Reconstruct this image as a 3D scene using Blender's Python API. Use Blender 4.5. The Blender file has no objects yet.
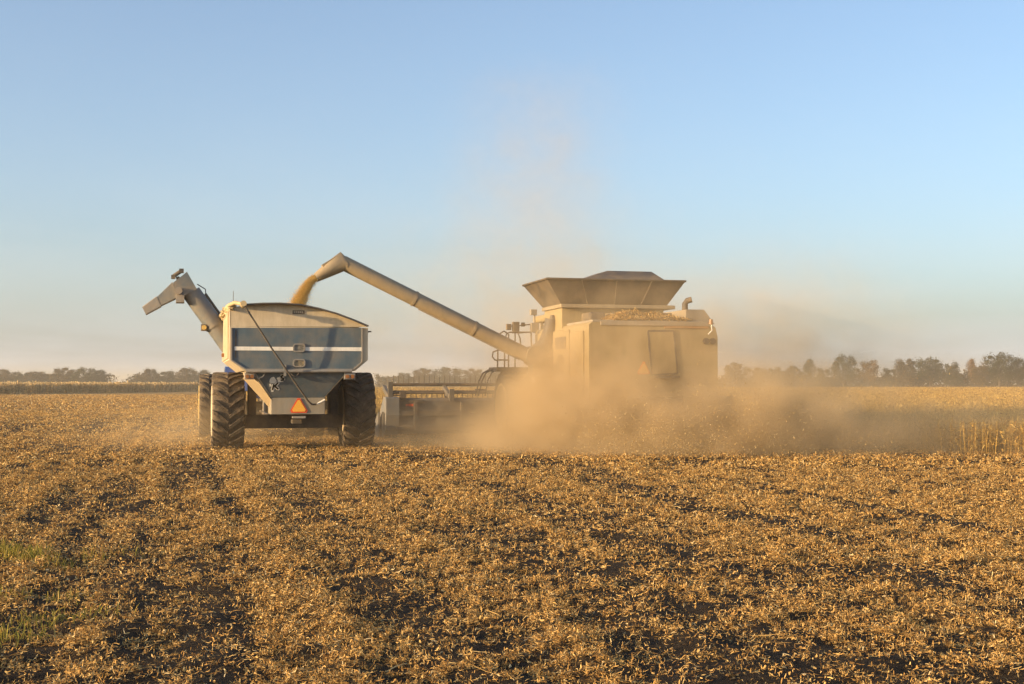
import bpy, math, random
import numpy as np
from mathutils import Vector, Matrix

R = math.radians
random.seed(7)
rng = np.random.default_rng(11)
scene = bpy.context.scene
COL = scene.collection

# ------------------------------------------------------------------ camera
F_PX, W_PX, H_PX, HORIZON = 1300.0, 1024, 684, 383.0
PITCH = math.atan((HORIZON - H_PX / 2) / F_PX)
EYE = Vector((0, 0, 1.7))
cam_d = bpy.data.cameras.new("camera")
cam_d.sensor_width = 36.0
cam_d.lens = 36.0 * F_PX / W_PX
cam_d.clip_start = 0.1
cam_d.clip_end = 12000
cam = bpy.data.objects.new("camera", cam_d)
COL.objects.link(cam)
cam.location = EYE
cam.rotation_euler = (R(90) + PITCH, 0, 0)
scene.camera = cam

# ------------------------------------------------------------------ light
SUN_EL = R(9.0)
TO_SUN = Vector((-0.891, -0.452, 0)).normalized() * math.cos(SUN_EL) + Vector((0, 0, math.sin(SUN_EL)))
world = bpy.data.worlds.new("World")
scene.world = world
world.use_nodes = True
wn = world.node_tree
sky = wn.nodes.new("ShaderNodeTexSky")
sky.sky_type = 'NISHITA'
sky.sun_disc = False
sky.sun_elevation = SUN_EL
sky.sun_rotation = math.atan2(TO_SUN.x, TO_SUN.y)
sky.altitude = 200
sky.air_density = 0.82
sky.dust_density = 3.3
sky.ozone_density = 1.8
# added pale noise veil, mixed into the sky colour to whiten it
wtc = wn.nodes.new("ShaderNodeTexCoord")
wsx = wn.nodes.new("ShaderNodeSeparateXYZ")
wn.links.new(wtc.outputs["Generated"], wsx.inputs[0])
def wmath(op, a, b=0.0, clamp=False):
    n = wn.nodes.new("ShaderNodeMath"); n.operation = op; n.use_clamp = clamp
    for s, v in zip(n.inputs, (a, b)):
        if isinstance(v, (int, float)): s.default_value = v
        else: wn.links.new(v, s)
    return n.outputs[0]
up_ = wmath('ADD', wmath('MAXIMUM', wsx.outputs[2], 0.0), 0.13)
wcx = wn.nodes.new("ShaderNodeCombineXYZ")                # veil noise laid out as on a flat layer in perspective
wn.links.new(wmath('DIVIDE', wsx.outputs[0], up_), wcx.inputs[0])
wn.links.new(wmath('DIVIDE', wsx.outputs[1], up_), wcx.inputs[1])
wnz = wn.nodes.new("ShaderNodeTexNoise")
wnz.inputs["Scale"].default_value = 0.55
wnz.inputs["Detail"].default_value = 7
wnz.inputs["Roughness"].default_value = 0.55
wnz.inputs["Distortion"].default_value = 0.5
wn.links.new(wcx.outputs[0], wnz.inputs["Vector"])
wmr = wn.nodes.new("ShaderNodeMapRange")
for k, v in ((1, 0.32), (2, 0.72), (3, 0.45), (4, 0.95)):
    wmr.inputs[k].default_value = v
wn.links.new(wnz.outputs[0], wmr.inputs[0])
thick = wmath('DIVIDE', 0.13, up_, True)
veil = wmath('MULTIPLY', wmr.outputs[0], wmath('MULTIPLY', thick, thick, True))   # painted paling grows towards the horizon
wmx = wn.nodes.new("ShaderNodeMix")
wmx.data_type = 'RGBA'
wmx.inputs[7].default_value = (2.68, 2.80, 2.90, 1)
wn.links.new(veil, wmx.inputs[0])
wn.links.new(sky.outputs[0], wmx.inputs[6])
wn.links.new(wmx.outputs[2], wn.nodes["Background"].inputs[0])
wn.nodes["Background"].inputs[1].default_value = 0.126

sun_d = bpy.data.lights.new("sun", 'SUN')
sun_d.energy = 3.6
sun_d.angle = R(0.5)
sun_d.color = (1.0, 0.70, 0.38)
sun = bpy.data.objects.new("sun", sun_d)
COL.objects.link(sun)
sun.rotation_euler = TO_SUN.to_track_quat('Z', 'Y').to_euler()
sun.location = (-40, -20, 30)

vs = scene.view_settings
vs.view_transform = 'Standard'
vs.look = 'None'
vs.gamma = 1.0
vs.exposure = 1.38
cy = scene.cycles
cy.max_bounces = 6
cy.diffuse_bounces = 3
cy.glossy_bounces = 2
cy.transmission_bounces = 2
cy.volume_bounces = 2
cy.transparent_max_bounces = 8
cy.volume_step_rate = 1.0
cy.volume_max_steps = 256
cy.use_denoising = True

# ------------------------------------------------------------------ helpers
def srgb(r, g, b):
    f = lambda c: (c / 255 / 12.92) if c / 255 <= 0.04045 else ((c / 255 + 0.055) / 1.055) ** 2.4
    return (f(r), f(g), f(b))

def new_mat(name):
    m = bpy.data.materials.new(name)
    m.use_nodes = True
    nt = m.node_tree
    return m, nt, nt.nodes["Principled BSDF"]

def noise_node(nt, scale, detail=4, rough=0.6, coord='Object', stretch=None):
    tc = nt.nodes.new("ShaderNodeTexCoord")
    n = nt.nodes.new("ShaderNodeTexNoise")
    n.inputs["Scale"].default_value = scale
    n.inputs["Detail"].default_value = detail
    n.inputs["Roughness"].default_value = rough
    if stretch:
        mp = nt.nodes.new("ShaderNodeMapping")
        mp.inputs["Scale"].default_value = stretch
        nt.links.new(tc.outputs[coord], mp.inputs[0])
        nt.links.new(mp.outputs[0], n.inputs["Vector"])
    else:
        nt.links.new(tc.outputs[coord], n.inputs["Vector"])
    return n

def ramp(nt, src, stops):
    r = nt.nodes.new("ShaderNodeValToRGB")
    el = r.color_ramp.elements
    while len(el) < len(stops):
        el.new(0.5)
    for e, (p, c) in zip(el, stops):
        e.position = p
        e.color = (*c, 1) if len(c) == 3 else c
    nt.links.new(src, r.inputs[0])
    return r

def mixc(nt, fac, a, b):
    m = nt.nodes.new("ShaderNodeMix")
    m.data_type = 'RGBA'
    for sock, v in ((m.inputs[0], fac), (m.inputs[6], a), (m.inputs[7], b)):
        if hasattr(v, 'is_linked') or isinstance(v, bpy.types.NodeSocket):
            nt.links.new(v, sock)
        elif isinstance(v, (int, float)):
            sock.default_value = v
        else:
            sock.default_value = (*v, 1)
    return m.outputs[2]

DUST = (0.36, 0.25, 0.13)
def paint(name, col, dust=0.35, rough=0.5, metallic=0.0, scale=2.2, bump=0.004):
    """worn farm paint: base colour, field dust in cloudy patches and drips, fine scratches"""
    m, nt, b = new_mat(name)
    n1 = noise_node(nt, scale, 6, 0.65)
    n2 = noise_node(nt, scale * 3, 5, 0.7, stretch=(1, 1, 0.18))
    n3 = noise_node(nt, 38, 3, 0.6)
    tone = ramp(nt, n2.outputs[0], [(0.3, tuple(c * 0.82 for c in col)), (0.7, tuple(min(1, c * 1.08) for c in col))])
    f1 = ramp(nt, n1.outputs[0], [(0.38, (0, 0, 0)), (0.72, (dust,) * 3)])
    f2 = ramp(nt, n3.outputs[0], [(0.62, (0, 0, 0)), (0.75, (dust * 0.6,) * 3)])
    add = nt.nodes.new("ShaderNodeMath"); add.operation = 'MAXIMUM'
    nt.links.new(f1.outputs[0], add.inputs[0]); nt.links.new(f2.outputs[0], add.inputs[1])
    c = mixc(nt, add.outputs[0], tone.outputs[0], DUST)
    nt.links.new(c, b.inputs["Base Color"])
    rr = ramp(nt, n1.outputs[0], [(0.3, (rough,) * 3), (0.75, (min(1, rough + 0.3),) * 3)])
    nt.links.new(rr.outputs[0], b.inputs["Roughness"])
    b.inputs["Metallic"].default_value = metallic
    if bump:
        nb = noise_node(nt, 1.6, 3, 0.5)
        bp = nt.nodes.new("ShaderNodeBump")
        bp.inputs["Strength"].default_value = 0.5
        bp.inputs["Distance"].default_value = bump * 3
        nt.links.new(nb.outputs[0], bp.inputs["Height"])
        nt.links.new(bp.outputs[0], b.inputs["Normal"])
    return m

def glow_free_lamp(name, col):
    m, nt, b = new_mat(name)
    b.inputs["Base Color"].default_value = (*col, 1)
    b.inputs["Roughness"].default_value = 0.25
    n = noise_node(nt, 60, 2)
    c = ramp(nt, n.outputs[0], [(0.3, tuple(x * 0.7 for x in col)), (0.7, col)])
    nt.links.new(c.outputs[0], b.inputs["Base Color"])
    return m

class MB:
    """collects shapes and links them as one mesh object"""
    def __init__(self):
        self.v, self.f, self.s = [], [], []
    def add(self, verts, faces, smooth=False):
        o = len(self.v)
        self.v += [tuple(p) for p in verts]
        self.f += [tuple(i + o for i in f) for f in faces]
        self.s += [smooth] * len(faces)
        return self
    def box(self, x0, x1, y0, y1, z0, z1, M=None):
        p = [Vector((x, y, z)) for z in (z0, z1) for y in (y0, y1) for x in (x0, x1)]
        if M is not None:
            p = [M @ q for q in p]
        return self.add(p, [(0, 2, 3, 1), (4, 5, 7, 6), (0, 1, 5, 4), (2, 6, 7, 3), (0, 4, 6, 2), (1, 3, 7, 5)])
    def bar(self, a, b, w, h=None, up=(0, 0, 1)):
        """rectangular bar from a to b"""
        a, b = Vector(a), Vector(b)
        d = b - a
        L = d.length
        d.normalize()
        u = Vector(up)
        s = d.cross(u)
        if s.length < 1e-4:
            s = d.cross(Vector((1, 0, 0)))
        s.normalize()
        u = s.cross(d)
        h = h or w
        M = Matrix((s, d, u)).transposed().to_4x4()
        M.translation = a
        return self.box(-w / 2, w / 2, 0, L, -h / 2, h / 2, M)
    def tube(self, pts, rad, n=14, caps=True, smooth=True):
        pts = [Vector(p) for p in pts]
        if not hasattr(rad, '__len__'):
            rad = [rad] * len(pts)
        rings, ref = [], None
        for i, p in enumerate(pts):
            d = (pts[min(i + 1, len(pts) - 1)] - pts[max(i - 1, 0)]).normalized()
            if ref is None:
                ref = d.orthogonal().normalized()
            ref = (ref - d * ref.dot(d)).normalized()
            s = d.cross(ref)
            rings.append([p + (ref * math.cos(2 * math.pi * k / n) + s * math.sin(2 * math.pi * k / n)) * rad[i] for k in range(n)])
        vv = [q for r in rings for q in r]
        ff = []
        for i in range(len(pts) - 1):
            for k in range(n):
                k2 = (k + 1) % n
                ff.append((i * n + k, i * n + k2, (i + 1) * n + k2, (i + 1) * n + k))
        self.add(vv, ff, smooth)
        if caps:
            self.add(rings[0], [tuple(reversed(range(n)))])
            self.add(rings[-1], [tuple(range(n))])
        return self
    def loft(self, rings, caps=True, smooth=False):
        """rings: lists of equal length, each a closed polygon"""
        n = len(rings[0])
        vv = [q for r in rings for q in r]
        ff = []
        for i in range(len(rings) - 1):
            for k in range(n):
                k2 = (k + 1) % n
                ff.append((i * n + k, i * n + k2, (i + 1) * n + k2, (i + 1) * n + k))
        self.add(vv, ff, smooth)
        if caps:
            self.add(rings[0], [tuple(reversed(range(n)))])
            self.add(rings[-1], [tuple(range(n))])
        return self
    def prism(self, poly, off):
        off = Vector(off)
        a = [Vector(p) for p in poly]
        return self.loft([a, [p + off for p in a]])
    def lathe_x(self, prof, n=40, smooth=True, c=(0, 0, 0), closed=False):
        """profile of (x, r) spun around the x axis"""
        c = Vector(c)
        vv, ff = [], []
        m = len(prof)
        for k in range(n):
            a = 2 * math.pi * k / n
            for x, r in prof:
                vv.append(c + Vector((x, -r * math.cos(a), r * math.sin(a))))
        for k in range(n):
            k2 = (k + 1) % n
            for i in range(m if closed else m - 1):
                i2 = (i + 1) % m
                ff.append((k * m + i, k * m + i2, k2 * m + i2, k2 * m + i))
        return self.add(vv, ff, smooth)
    def build(self, name, mat, parent=None, bevel=0.0):
        me = bpy.data.meshes.new(name)
        me.from_pydata(self.v, [], self.f)
        me.polygons.foreach_set("use_smooth", self.s)
        me.materials.append(mat)
        me.update()
        import bmesh
        bm = bmesh.new(); bm.from_mesh(me)
        bmesh.ops.recalc_face_normals(bm, faces=bm.faces)
        bm.to_mesh(me); bm.free()
        o = bpy.data.objects.new(name, me)
        COL.objects.link(o)
        if parent is not None:
            o.parent = parent
        if bevel:
            b = o.modifiers.new("bevel", 'BEVEL')
            b.width = bevel; b.segments = 2; b.limit_method = 'ANGLE'; b.angle_limit = R(40)
        return o

def quads_object(name, verts, faces, mat, attr=None):
    """large mesh from numpy arrays; faces (n,4) or (n,3)"""
    me = bpy.data.meshes.new(name)
    nv, nf, k = len(verts), len(faces), faces.shape[1]
    me.vertices.add(nv)
    me.vertices.foreach_set("co", np.ascontiguousarray(verts, dtype=np.float32).ravel())
    me.loops.add(nf * k)
    me.loops.foreach_set("vertex_index", np.ascontiguousarray(faces, dtype=np.int32).ravel())
    me.polygons.add(nf)
    me.polygons.foreach_set("loop_start", np.arange(0, nf * k, k, dtype=np.int32))
    if attr:
        for an, av in attr.items():
            a = me.attributes.new(an, 'FLOAT', 'POINT')
            a.data.foreach_set("value", np.ascontiguousarray(av, dtype=np.float32))
    me.materials.append(mat)
    me.update(calc_edges=True)
    o = bpy.data.objects.new(name, me)
    COL.objects.link(o)
    return o

def tag(o, label=None, cat=None, group=None, kind=None):
    if label: o["label"] = label
    if cat: o["category"] = cat
    if group: o["group"] = group
    if kind: o["kind"] = kind
    return o

def empty(name, loc=(0, 0, 0), rz=0.0, parent=None):
    o = bpy.data.objects.new(name, None)
    COL.objects.link(o)
    o.location = loc
    o.rotation_euler = (0, 0, rz)
    o.empty_display_size = 0.3
    if parent is not None:
        o.parent = parent
    return o

def copy_obj(o, parent=None):
    c = o.copy()
    COL.objects.link(c)
    if parent is not None:
        c.parent = parent
    return c

# view ray through a photo pixel, and where it meets a plane of a machine's own frame
def pix_ray(px, py):
    x, u = (px - W_PX / 2) / F_PX, (H_PX / 2 - py) / F_PX
    return Vector((x, math.cos(PITCH) - u * math.sin(PITCH), math.sin(PITCH) + u * math.cos(PITCH)))

class Frame:
    def __init__(self, origin, rz):
        self.M = Matrix.Translation(origin) @ Matrix.Rotation(rz, 4, 'Z')
        self.I = self.M.inverted()
        self.o = self.I @ EYE
    def on(self, px, py, p0, n):
        d = self.I.to_3x3() @ pix_ray(px, py)
        n = Vector(n)
        t = (Vector(p0) - self.o).dot(n) / d.dot(n)
        return self.o + d * t
    def y(self, px, py, c):
        return self.on(px, py, (0, c, 0), (0, 1, 0))

# value noise in numpy, used for the ground relief, residue and crops
_T = rng.random((256, 256))
def vnoise(x, y, s=0):
    x = np.asarray(x, float) + s * 37.3; y = np.asarray(y, float) + s * 91.7
    xi = np.floor(x).astype(int); yi = np.floor(y).astype(int)
    fx = x - xi; fy = y - yi
    fx = fx * fx * (3 - 2 * fx); fy = fy * fy * (3 - 2 * fy)
    g = lambda a, b: _T[a & 255, b & 255]
    return (g(xi, yi) * (1 - fx) + g(xi + 1, yi) * fx) * (1 - fy) + (g(xi, yi + 1) * (1 - fx) + g(xi + 1, yi + 1) * fx) * fy
def fbm(x, y, s=0, o=4):
    a, t, w = 0.0, 0.0, 1.0
    for i in range(o):
        a = a + w * vnoise(x * 2 ** i, y * 2 ** i, s + i); t += w; w *= 0.55
    return a / t

HEAD = R(14.0)                        # both machines drive this far left of the view axis
CH, SH = math.cos(HEAD), math.sin(HEAD)

def residue(x, y):
    """how much straw covers the soil, 0..1"""
    u = x * CH + y * SH; v = -x * SH + y * CH
    a = fbm(u / 0.75, v / 9.0, 3, 3)                # streaks along the working direction
    b = fbm(x / 5.0 + 0.15 * y, y / 1.7, 9, 3)      # bare patches
    c = fbm(x / 0.60, y / 0.42, 21, 3)
    e = fbm(x / 0.20, y / 0.16, 27, 2)
    rows = np.sin(2 * math.pi * u / 0.76 + 2.0 * vnoise(u, v / 3, 33))
    track = sum(np.exp(-((u - t) / 0.36) ** 4) - 0.55 * np.exp(-((u - t - 0.62) / 0.22) ** 2) for t in (1.0, 4.3, -2.4, 9.4, 13.6))
    r = 0.455 + 2.3 * (a - 0.5) + 0.13 * rows + 1.0 * (b - 0.5) + 1.0 * (c - 0.5) + 1.1 * (e - 0.5) + 0.33 * track
    return np.clip(r * 1.45 - 0.08, 0, 1)
def ground_z(x, y):
    d = np.hypot(x, y)
    fade = np.clip((70 - d) / 40, 0, 1)
    u = x * CH + y * SH
    z = 0.055 * (fbm(x / 0.9, y / 0.9, 5, 3) - 0.5) + 0.075 * (fbm(x / 0.28, y / 0.28, 15, 3) - 0.5) + 0.012 * np.sin(u * 2 * math.pi / 0.76)
    return z * fade
# ------------------------------------------------------------------ haze
def haze_box():
    m = bpy.data.materials.new("haze")
    m.use_nodes = True
    nt = m.node_tree
    nt.nodes.clear()
    out = nt.nodes.new("ShaderNodeOutputMaterial")
    pv = nt.nodes.new("ShaderNodeVolumePrincipled")
    pv.inputs["Color"].default_value = (0.74, 0.70, 0.60, 1)
    pv.inputs["Density"].default_value = HAZE
    pv.inputs["Anisotropy"].default_value = 0.1
    nt.links.new(pv.outputs[0], out.inputs["Volume"])
    o = MB().box(-3300, 3300, -400, 3400, -1.3, 17.5).build("haze", m)
    tag(o, "warm dusty haze hanging low over the whole field", "haze", kind="stuff")
HAZE = 0.0006
haze_box()

# ------------------------------------------------------------------ ground
def axis(lo, hi, step, far, growth=1.12):
    a = list(np.arange(lo, hi + 1e-6, step))
    s = step
    while a[-1] < far[1]:
        s *= growth; a.append(min(a[-1] + s, far[1]))
    s = step
    while a[0] > far[0]:
        s *= growth; a.insert(0, max(a[0] - s, far[0]))
    return np.array(a)

def ground():
    xs = axis(-14, 14, 0.09, (-3200, 3200))
    ys = axis(6, 34, 0.09, (-350, 3300))
    X, Y = np.meshgrid(xs, ys)
    Z = ground_z(X, Y)
    V = np.stack([X.ravel(), Y.ravel(), Z.ravel()], 1)
    nx, ny = len(xs), len(ys)
    i = np.arange(nx - 1)[None, :] + np.arange(ny - 1)[:, None] * nx
    Fq = np.stack([i, i + 1, i + nx + 1, i + nx], -1).reshape(-1, 4)
    m, nt, b = new_mat("harvested_field")
    at = nt.nodes.new("ShaderNodeAttribute"); at.attribute_name = "residue"
    n1 = noise_node(nt, 13, 5, 0.7, stretch=(1, 1, 1))
    n2 = noise_node(nt, 55, 4, 0.7)
    n3 = noise_node(nt, 0.55, 4, 0.6)
    straw = ramp(nt, n2.outputs[0], [(0.25, (0.14, 0.075, 0.024)), (0.5, (0.36, 0.215, 0.07)), (0.8, (0.54, 0.36, 0.14))])
    soil = ramp(nt, n1.outputs[0], [(0.3, (0.024, 0.018, 0.012)), (0.7, (0.066, 0.048, 0.031))])
    ad = nt.nodes.new("ShaderNodeMath"); ad.operation = 'ADD'
    nt.links.new(n1.outputs[0], ad.inputs[0]); nt.links.new(at.outputs["Fac"], ad.inputs[1])
    ad2 = nt.nodes.new("ShaderNodeMath"); ad2.operation = 'MULTIPLY_ADD'
    ad2.inputs[1].default_value = 0.35
    nt.links.new(n3.outputs[0], ad2.inputs[0]); nt.links.new(ad.outputs[0], ad2.inputs[2])
    f = ramp(nt, ad2.outputs[0], [(0.95 / 1.0 - 0.05, (0, 0, 0)), (1.0, (1, 1, 1))])
    mr = nt.nodes.new("ShaderNodeMapRange")
    mr.inputs[1].default_value = 1.05; mr.inputs[2].default_value = 1.4
    nt.links.new(ad2.outputs[0], mr.inputs[0])
    c = mixc(nt, mr.outputs[0], soil.outputs[0], straw.outputs[0])
    nt.links.new(c, b.inputs["Base Color"])
    b.inputs["Roughness"].default_value = 0.95
    b.inputs["Specular IOR Level"].default_value = 0.1
    bp = nt.nodes.new("ShaderNodeBump")
    bp.inputs["Strength"].default_value = 1.0
    bp.inputs["Distance"].default_value = 0.05
    nt.links.new(n2.outputs[0], bp.inputs["Height"])
    nt.links.new(bp.outputs[0], b.inputs["Normal"])
    res = residue(X.ravel(), Y.ravel())
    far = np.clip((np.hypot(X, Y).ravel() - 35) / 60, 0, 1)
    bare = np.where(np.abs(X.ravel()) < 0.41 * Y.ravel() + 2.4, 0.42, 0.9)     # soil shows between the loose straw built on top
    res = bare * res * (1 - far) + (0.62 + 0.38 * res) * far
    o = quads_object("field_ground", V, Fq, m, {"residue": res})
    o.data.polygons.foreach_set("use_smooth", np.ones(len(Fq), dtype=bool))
    tag(o, kind="structure")
ground()

def plant_mat(name, stops, trans=0.25, rough=0.8):
    m, nt, b = new_mat(name)
    g = nt.nodes.new("ShaderNodeNewGeometry")
    r = ramp(nt, g.outputs["Random Per Island"], stops)
    nt.links.new(r.outputs[0], b.inputs["Base Color"])
    b.inputs["Roughness"].default_value = rough
    b.inputs["Specular IOR Level"].default_value = 0.15
    if trans:
        t = nt.nodes.new("ShaderNodeBsdfTranslucent")
        nt.links.new(r.outputs[0], t.inputs[0])
        mx = nt.nodes.new("ShaderNodeMixShader")
        mx.inputs[0].default_value = trans
        nt.links.new(b.outputs[0], mx.inputs[1]); nt.links.new(t.outputs[0], mx.inputs[2])
        nt.links.new(mx.outputs[0], nt.nodes["Material Output"].inputs[0])
    return m

def ribbons(P, yaw, pitch, curl, L, Wd, seg=2):
    """curved ribbons: P (n,3) start, yaw/pitch direction, curl bends the pitch per segment"""
    n = len(P)
    pts = [P]
    ph = pitch.copy()
    for s in range(seg):
        d = np.stack([np.cos(ph) * np.cos(yaw), np.cos(ph) * np.sin(yaw), np.sin(ph)], 1)
        pts.append(pts[-1] + d * (L / seg)[:, None])
        ph = ph + curl
    roll = rng.uniform(-0.9, 0.9, n)
    side = np.stack([-np.sin(yaw) * np.cos(roll), np.cos(yaw) * np.cos(roll), np.sin(roll)], 1)
    k = seg + 1
    V = np.zeros((n, k, 2, 3))
    for i in range(k):
        t = i / seg
        w = Wd * (0.55 + 0.9 * t * (1 - t) * 2)
        V[:, i, 0] = pts[i] - side * (w / 2)[:, None]
        V[:, i, 1] = pts[i] + side * (w / 2)[:, None]
    base = np.arange(n)[:, None] * (2 * k) + (np.arange(seg) * 2)[None, :]
    Fq = np.stack([base, base + 1, base + 3, base + 2], -1).reshape(-1, 4)
    return V.reshape(-1, 3), Fq

def straw():
    Vs, Fs, off = [], [], 0
    #        y0   y1   per m2  length        width          stand-up share
    zones = [(6.6, 10.5, 9500, (0.014, 0.050), (0.0030, 0.0080)),
             (10.5, 16, 6000, (0.017, 0.058), (0.0042, 0.010)),
             (16, 26, 3600, (0.022, 0.068), (0.0055, 0.013)),
             (26, 44, 1300, (0.032, 0.095), (0.010, 0.021)),
             (44, 80, 420, (0.04, 0.12), (0.014, 0.032)),
             (80, 190, 75, (0.08, 0.2), (0.025, 0.055))]
    for y0, y1, dens, Lr, Wr in zones:
        hw = lambda y: 0.41 * y + 2.6
        n = int(dens * (y1 - y0) * (hw(y0) + hw(y1)))
        y = rng.uniform(y0, y1, n)
        x = rng.uniform(-1, 1, n) * hw(y1)
        g = 0.10 * (y0 / 7.0) ** 0.75                  # matted tufts with bare gaps between them
        tuft = np.clip((fbm(x / g, y / (g * 0.8), 44, 2) - 0.40) / 0.16, 0.07, 1)
        keep = (np.abs(x) < hw(y)) & (rng.random(n) < tuft * np.clip(residue(x, y) * 1.15 + 0.06, 0.20, 1))
        x, y = x[keep], y[keep]; n = len(x)
        # gather the pieces into small tangled heaps
        cx, cyy = np.round(x / 0.14), np.round(y / 0.14)
        h = vnoise(cx * 7.13, cyy * 5.77, 40)
        pull = 0.35 * h
        x = x + (cx * 0.14 + (h - 0.5) * 0.1 - x) * pull
        y = y + (cyy * 0.14 + (h - 0.5) * 0.1 - y) * pull
        heap = fbm(x / 0.16, y / 0.16, 30, 2)
        z = ground_z(x, y) + rng.random(n) ** 1.3 * 0.085 * np.clip(3.2 * heap - 1.15, 0.06, 1.3) + 0.002
        L = rng.uniform(*Lr, n); Wd = rng.uniform(*Wr, n)
        leafy = rng.random(n) < 0.22          # broad curled leaves and pods among the slivers of stem
        Wd = np.where(leafy, Wd * rng.uniform(1.3, 2.1, n), Wd); L = np.where(leafy, L * 0.85, L * 1.1)
        up = rng.random(n) < 0.025
        pitch = np.where(up, rng.uniform(0.5, 1.3, n), rng.normal(0.03, 0.19, n))
        curl = rng.normal(0.0, 0.95, n)
        V, Fq = ribbons(np.stack([x, y, z], 1), rng.uniform(0, 2 * math.pi, n), pitch, curl, L, Wd)
        Vs.append(V); Fs.append(Fq + off); off += len(V)
    # a few long stems lying about
    n = 520
    y = rng.uniform(7, 26, n); x = rng.uniform(-0.45, 0.45, n) * (y + 3)
    V, Fq = ribbons(np.stack([x, y, ground_z(x, y) + rng.uniform(0.01, 0.05, n)], 1), rng.uniform(0, 6.28, n), rng.normal(0.08, 0.2, n),
                    rng.normal(0, 0.12, n), rng.uniform(0.10, 0.26, n), rng.uniform(0.004, 0.008, n))
    Vs.append(V); Fs.append(Fq + off); off += len(V)
    m = plant_mat("straw", [(0.0, (0.10, 0.052, 0.018)), (0.26, (0.32, 0.178, 0.055)), (0.62, (0.61, 0.365, 0.115)), (0.93, (0.73, 0.50, 0.19)), (1.0, (0.70, 0.57, 0.33))], 0.2)
    o = quads_object("straw", np.concatenate(Vs), np.concatenate(Fs), m)
    tag(o, "golden chopped straw and leaf residue littering the dark soil", "straw", kind="stuff")
straw()

def weeds():
    V, Fq, off = [], [], 0
    for px, py, n, h in ((8, 556, 120, 0.20), (34, 560, 160, 0.17), (60, 566, 60, 0.12), (95, 562, 26, 0.16), (140, 556, 20, 0.1), (20, 640, 60, 0.13), (45, 622, 70, 0.12), (100, 618, 40, 0.1), (8, 600, 50, 0.1), (75, 600, 40, 0.1)):
        d = 1.7 * F_PX / (py - HORIZON); cx = (px - 512) / F_PX * d
        x = rng.normal(cx, 0.055, n) + 0.10 * rng.integers(-1, 2, n); y = rng.normal(d, 0.05, n) + 0.13 * rng.integers(-1, 2, n)
        v, f = ribbons(np.stack([x, y, ground_z(x, y)], 1), rng.uniform(0, 6.28, n), rng.uniform(0.9, 1.5, n), rng.normal(-0.25, 0.3, n),
                       h * rng.uniform(0.5, 1.1, n), rng.uniform(0.006, 0.011, n), 3)
        V.append(v); Fq.append(f + off); off += len(v)
    m = plant_mat("weed_blades", [(0.0, (0.34, 0.25, 0.05)), (0.5, (0.26, 0.22, 0.04)), (0.8, (0.14, 0.15, 0.03)), (1.0, (0.48, 0.35, 0.12))], 0.35)
    o = quads_object("weed_grass", np.concatenate(V), np.concatenate(Fq), m)
    tag(o, "sparse yellow green weed grass poking through straw at left foreground", "grass", kind="stuff")
weeds()

# ------------------------------------------------------------------ standing crops
def stalks(x, y, z, h, w, lean=0.16):
    """upright ragged stalks: a bent stem ribbon and three short leaf or pod ribbons each"""
    n = len(x)
    P = np.stack([x, y, z], 1)
    Vs, Fs, off = [], [], 0
    yaw = rng.uniform(0, 6.28, n)
    v, f = ribbons(P, yaw, np.full(n, 1.5) - rng.random(n) * lean, rng.normal(0, 0.08, n), h, w * 0.7, 2)
    Vs.append(v); Fs.append(f); off += len(v)
    for t0 in (0.3, 0.5, 0.68, 0.85):
        Q = P + np.stack([rng.normal(0, 0.03, n), rng.normal(0, 0.03, n), h * (t0 + rng.uniform(-0.12, 0.1, n))], 1)
        v, f = ribbons(Q, rng.uniform(0, 6.28, n), rng.uniform(-0.6, 1.2, n), rng.normal(-0.5, 0.4, n), h * rng.uniform(0.12, 0.26, n), w * rng.uniform(0.9, 2.0, n), 2)
        Vs.append(v); Fs.append(f + off); off += len(v)
    return np.concatenate(Vs), np.concatenate(Fs)

def in_crop(x, y):
    """right of the cut edge left by the header, and ahead of it; beyond the near headland"""
    dx, dy = x - CO.x, y - CO.y
    lx, ly = dx * CH + dy * SH, -dx * SH + dy * CH
    ahead = (ly > 4.6) & (lx > -6.0)
    right = lx > 6.15
    near = y > 30.4 + 0.02 * x + 0.35 * np.sin(x * 0.9)
    return (ahead | right) & near

CO = Vector((2.15, 38.8, 0))          # the combine stands here (front axle)
def soybeans():
    Vs, Fs, off = [], [], 0
    for y0, y1, dens, w in ((30, 37, 60, 0.020), (37, 52, 32, 0.028), (52, 80, 22, 0.034), (80, 150, 8, 0.055), (150, 330, 1.5, 0.12)):
        hw = 0.47 * y1 + 3
        n = int(dens * (y1 - y0) * 2 * hw)
        x = rng.uniform(-hw, hw, n); y = rng.uniform(y0, y1, n)
        if y1 < 60:                     # sown in rows along the working direction
            lx = (x - CO.x) * CH + (y - CO.y) * SH; ly = -(x - CO.x) * SH + (y - CO.y) * CH
            lx = np.round(lx / 0.5) * 0.5 + rng.normal(0, 0.06, n)
            x = CO.x + lx * CH - ly * SH; y = CO.y + lx * SH + ly * CH
        k = in_crop(x, y); x, y = x[k], y[k]; n = len(x)
        h = 0.70 * (0.86 + 0.28 * rng.random(n)) * (0.9 + 0.25 * fbm(x / 4, y / 4, 50, 2))
        v, f = stalks(x, y, np.zeros(n), h, np.full(n, w))
        Vs.append(v); Fs.append(f + off); off += len(v)
    m = plant_mat("ripe_soybeans", [(0.0, (0.20, 0.11, 0.03)), (0.4, (0.40, 0.245, 0.065)), (0.8, (0.55, 0.36, 0.10)), (1.0, (0.62, 0.44, 0.15))], 0.25)
    o = quads_object("soybean_crop", np.concatenate(Vs), np.concatenate(Fs), m)
    tag(o, "ripe golden standing soybeans not yet cut, right of the machines", "crop", kind="stuff")
soybeans()

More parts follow.
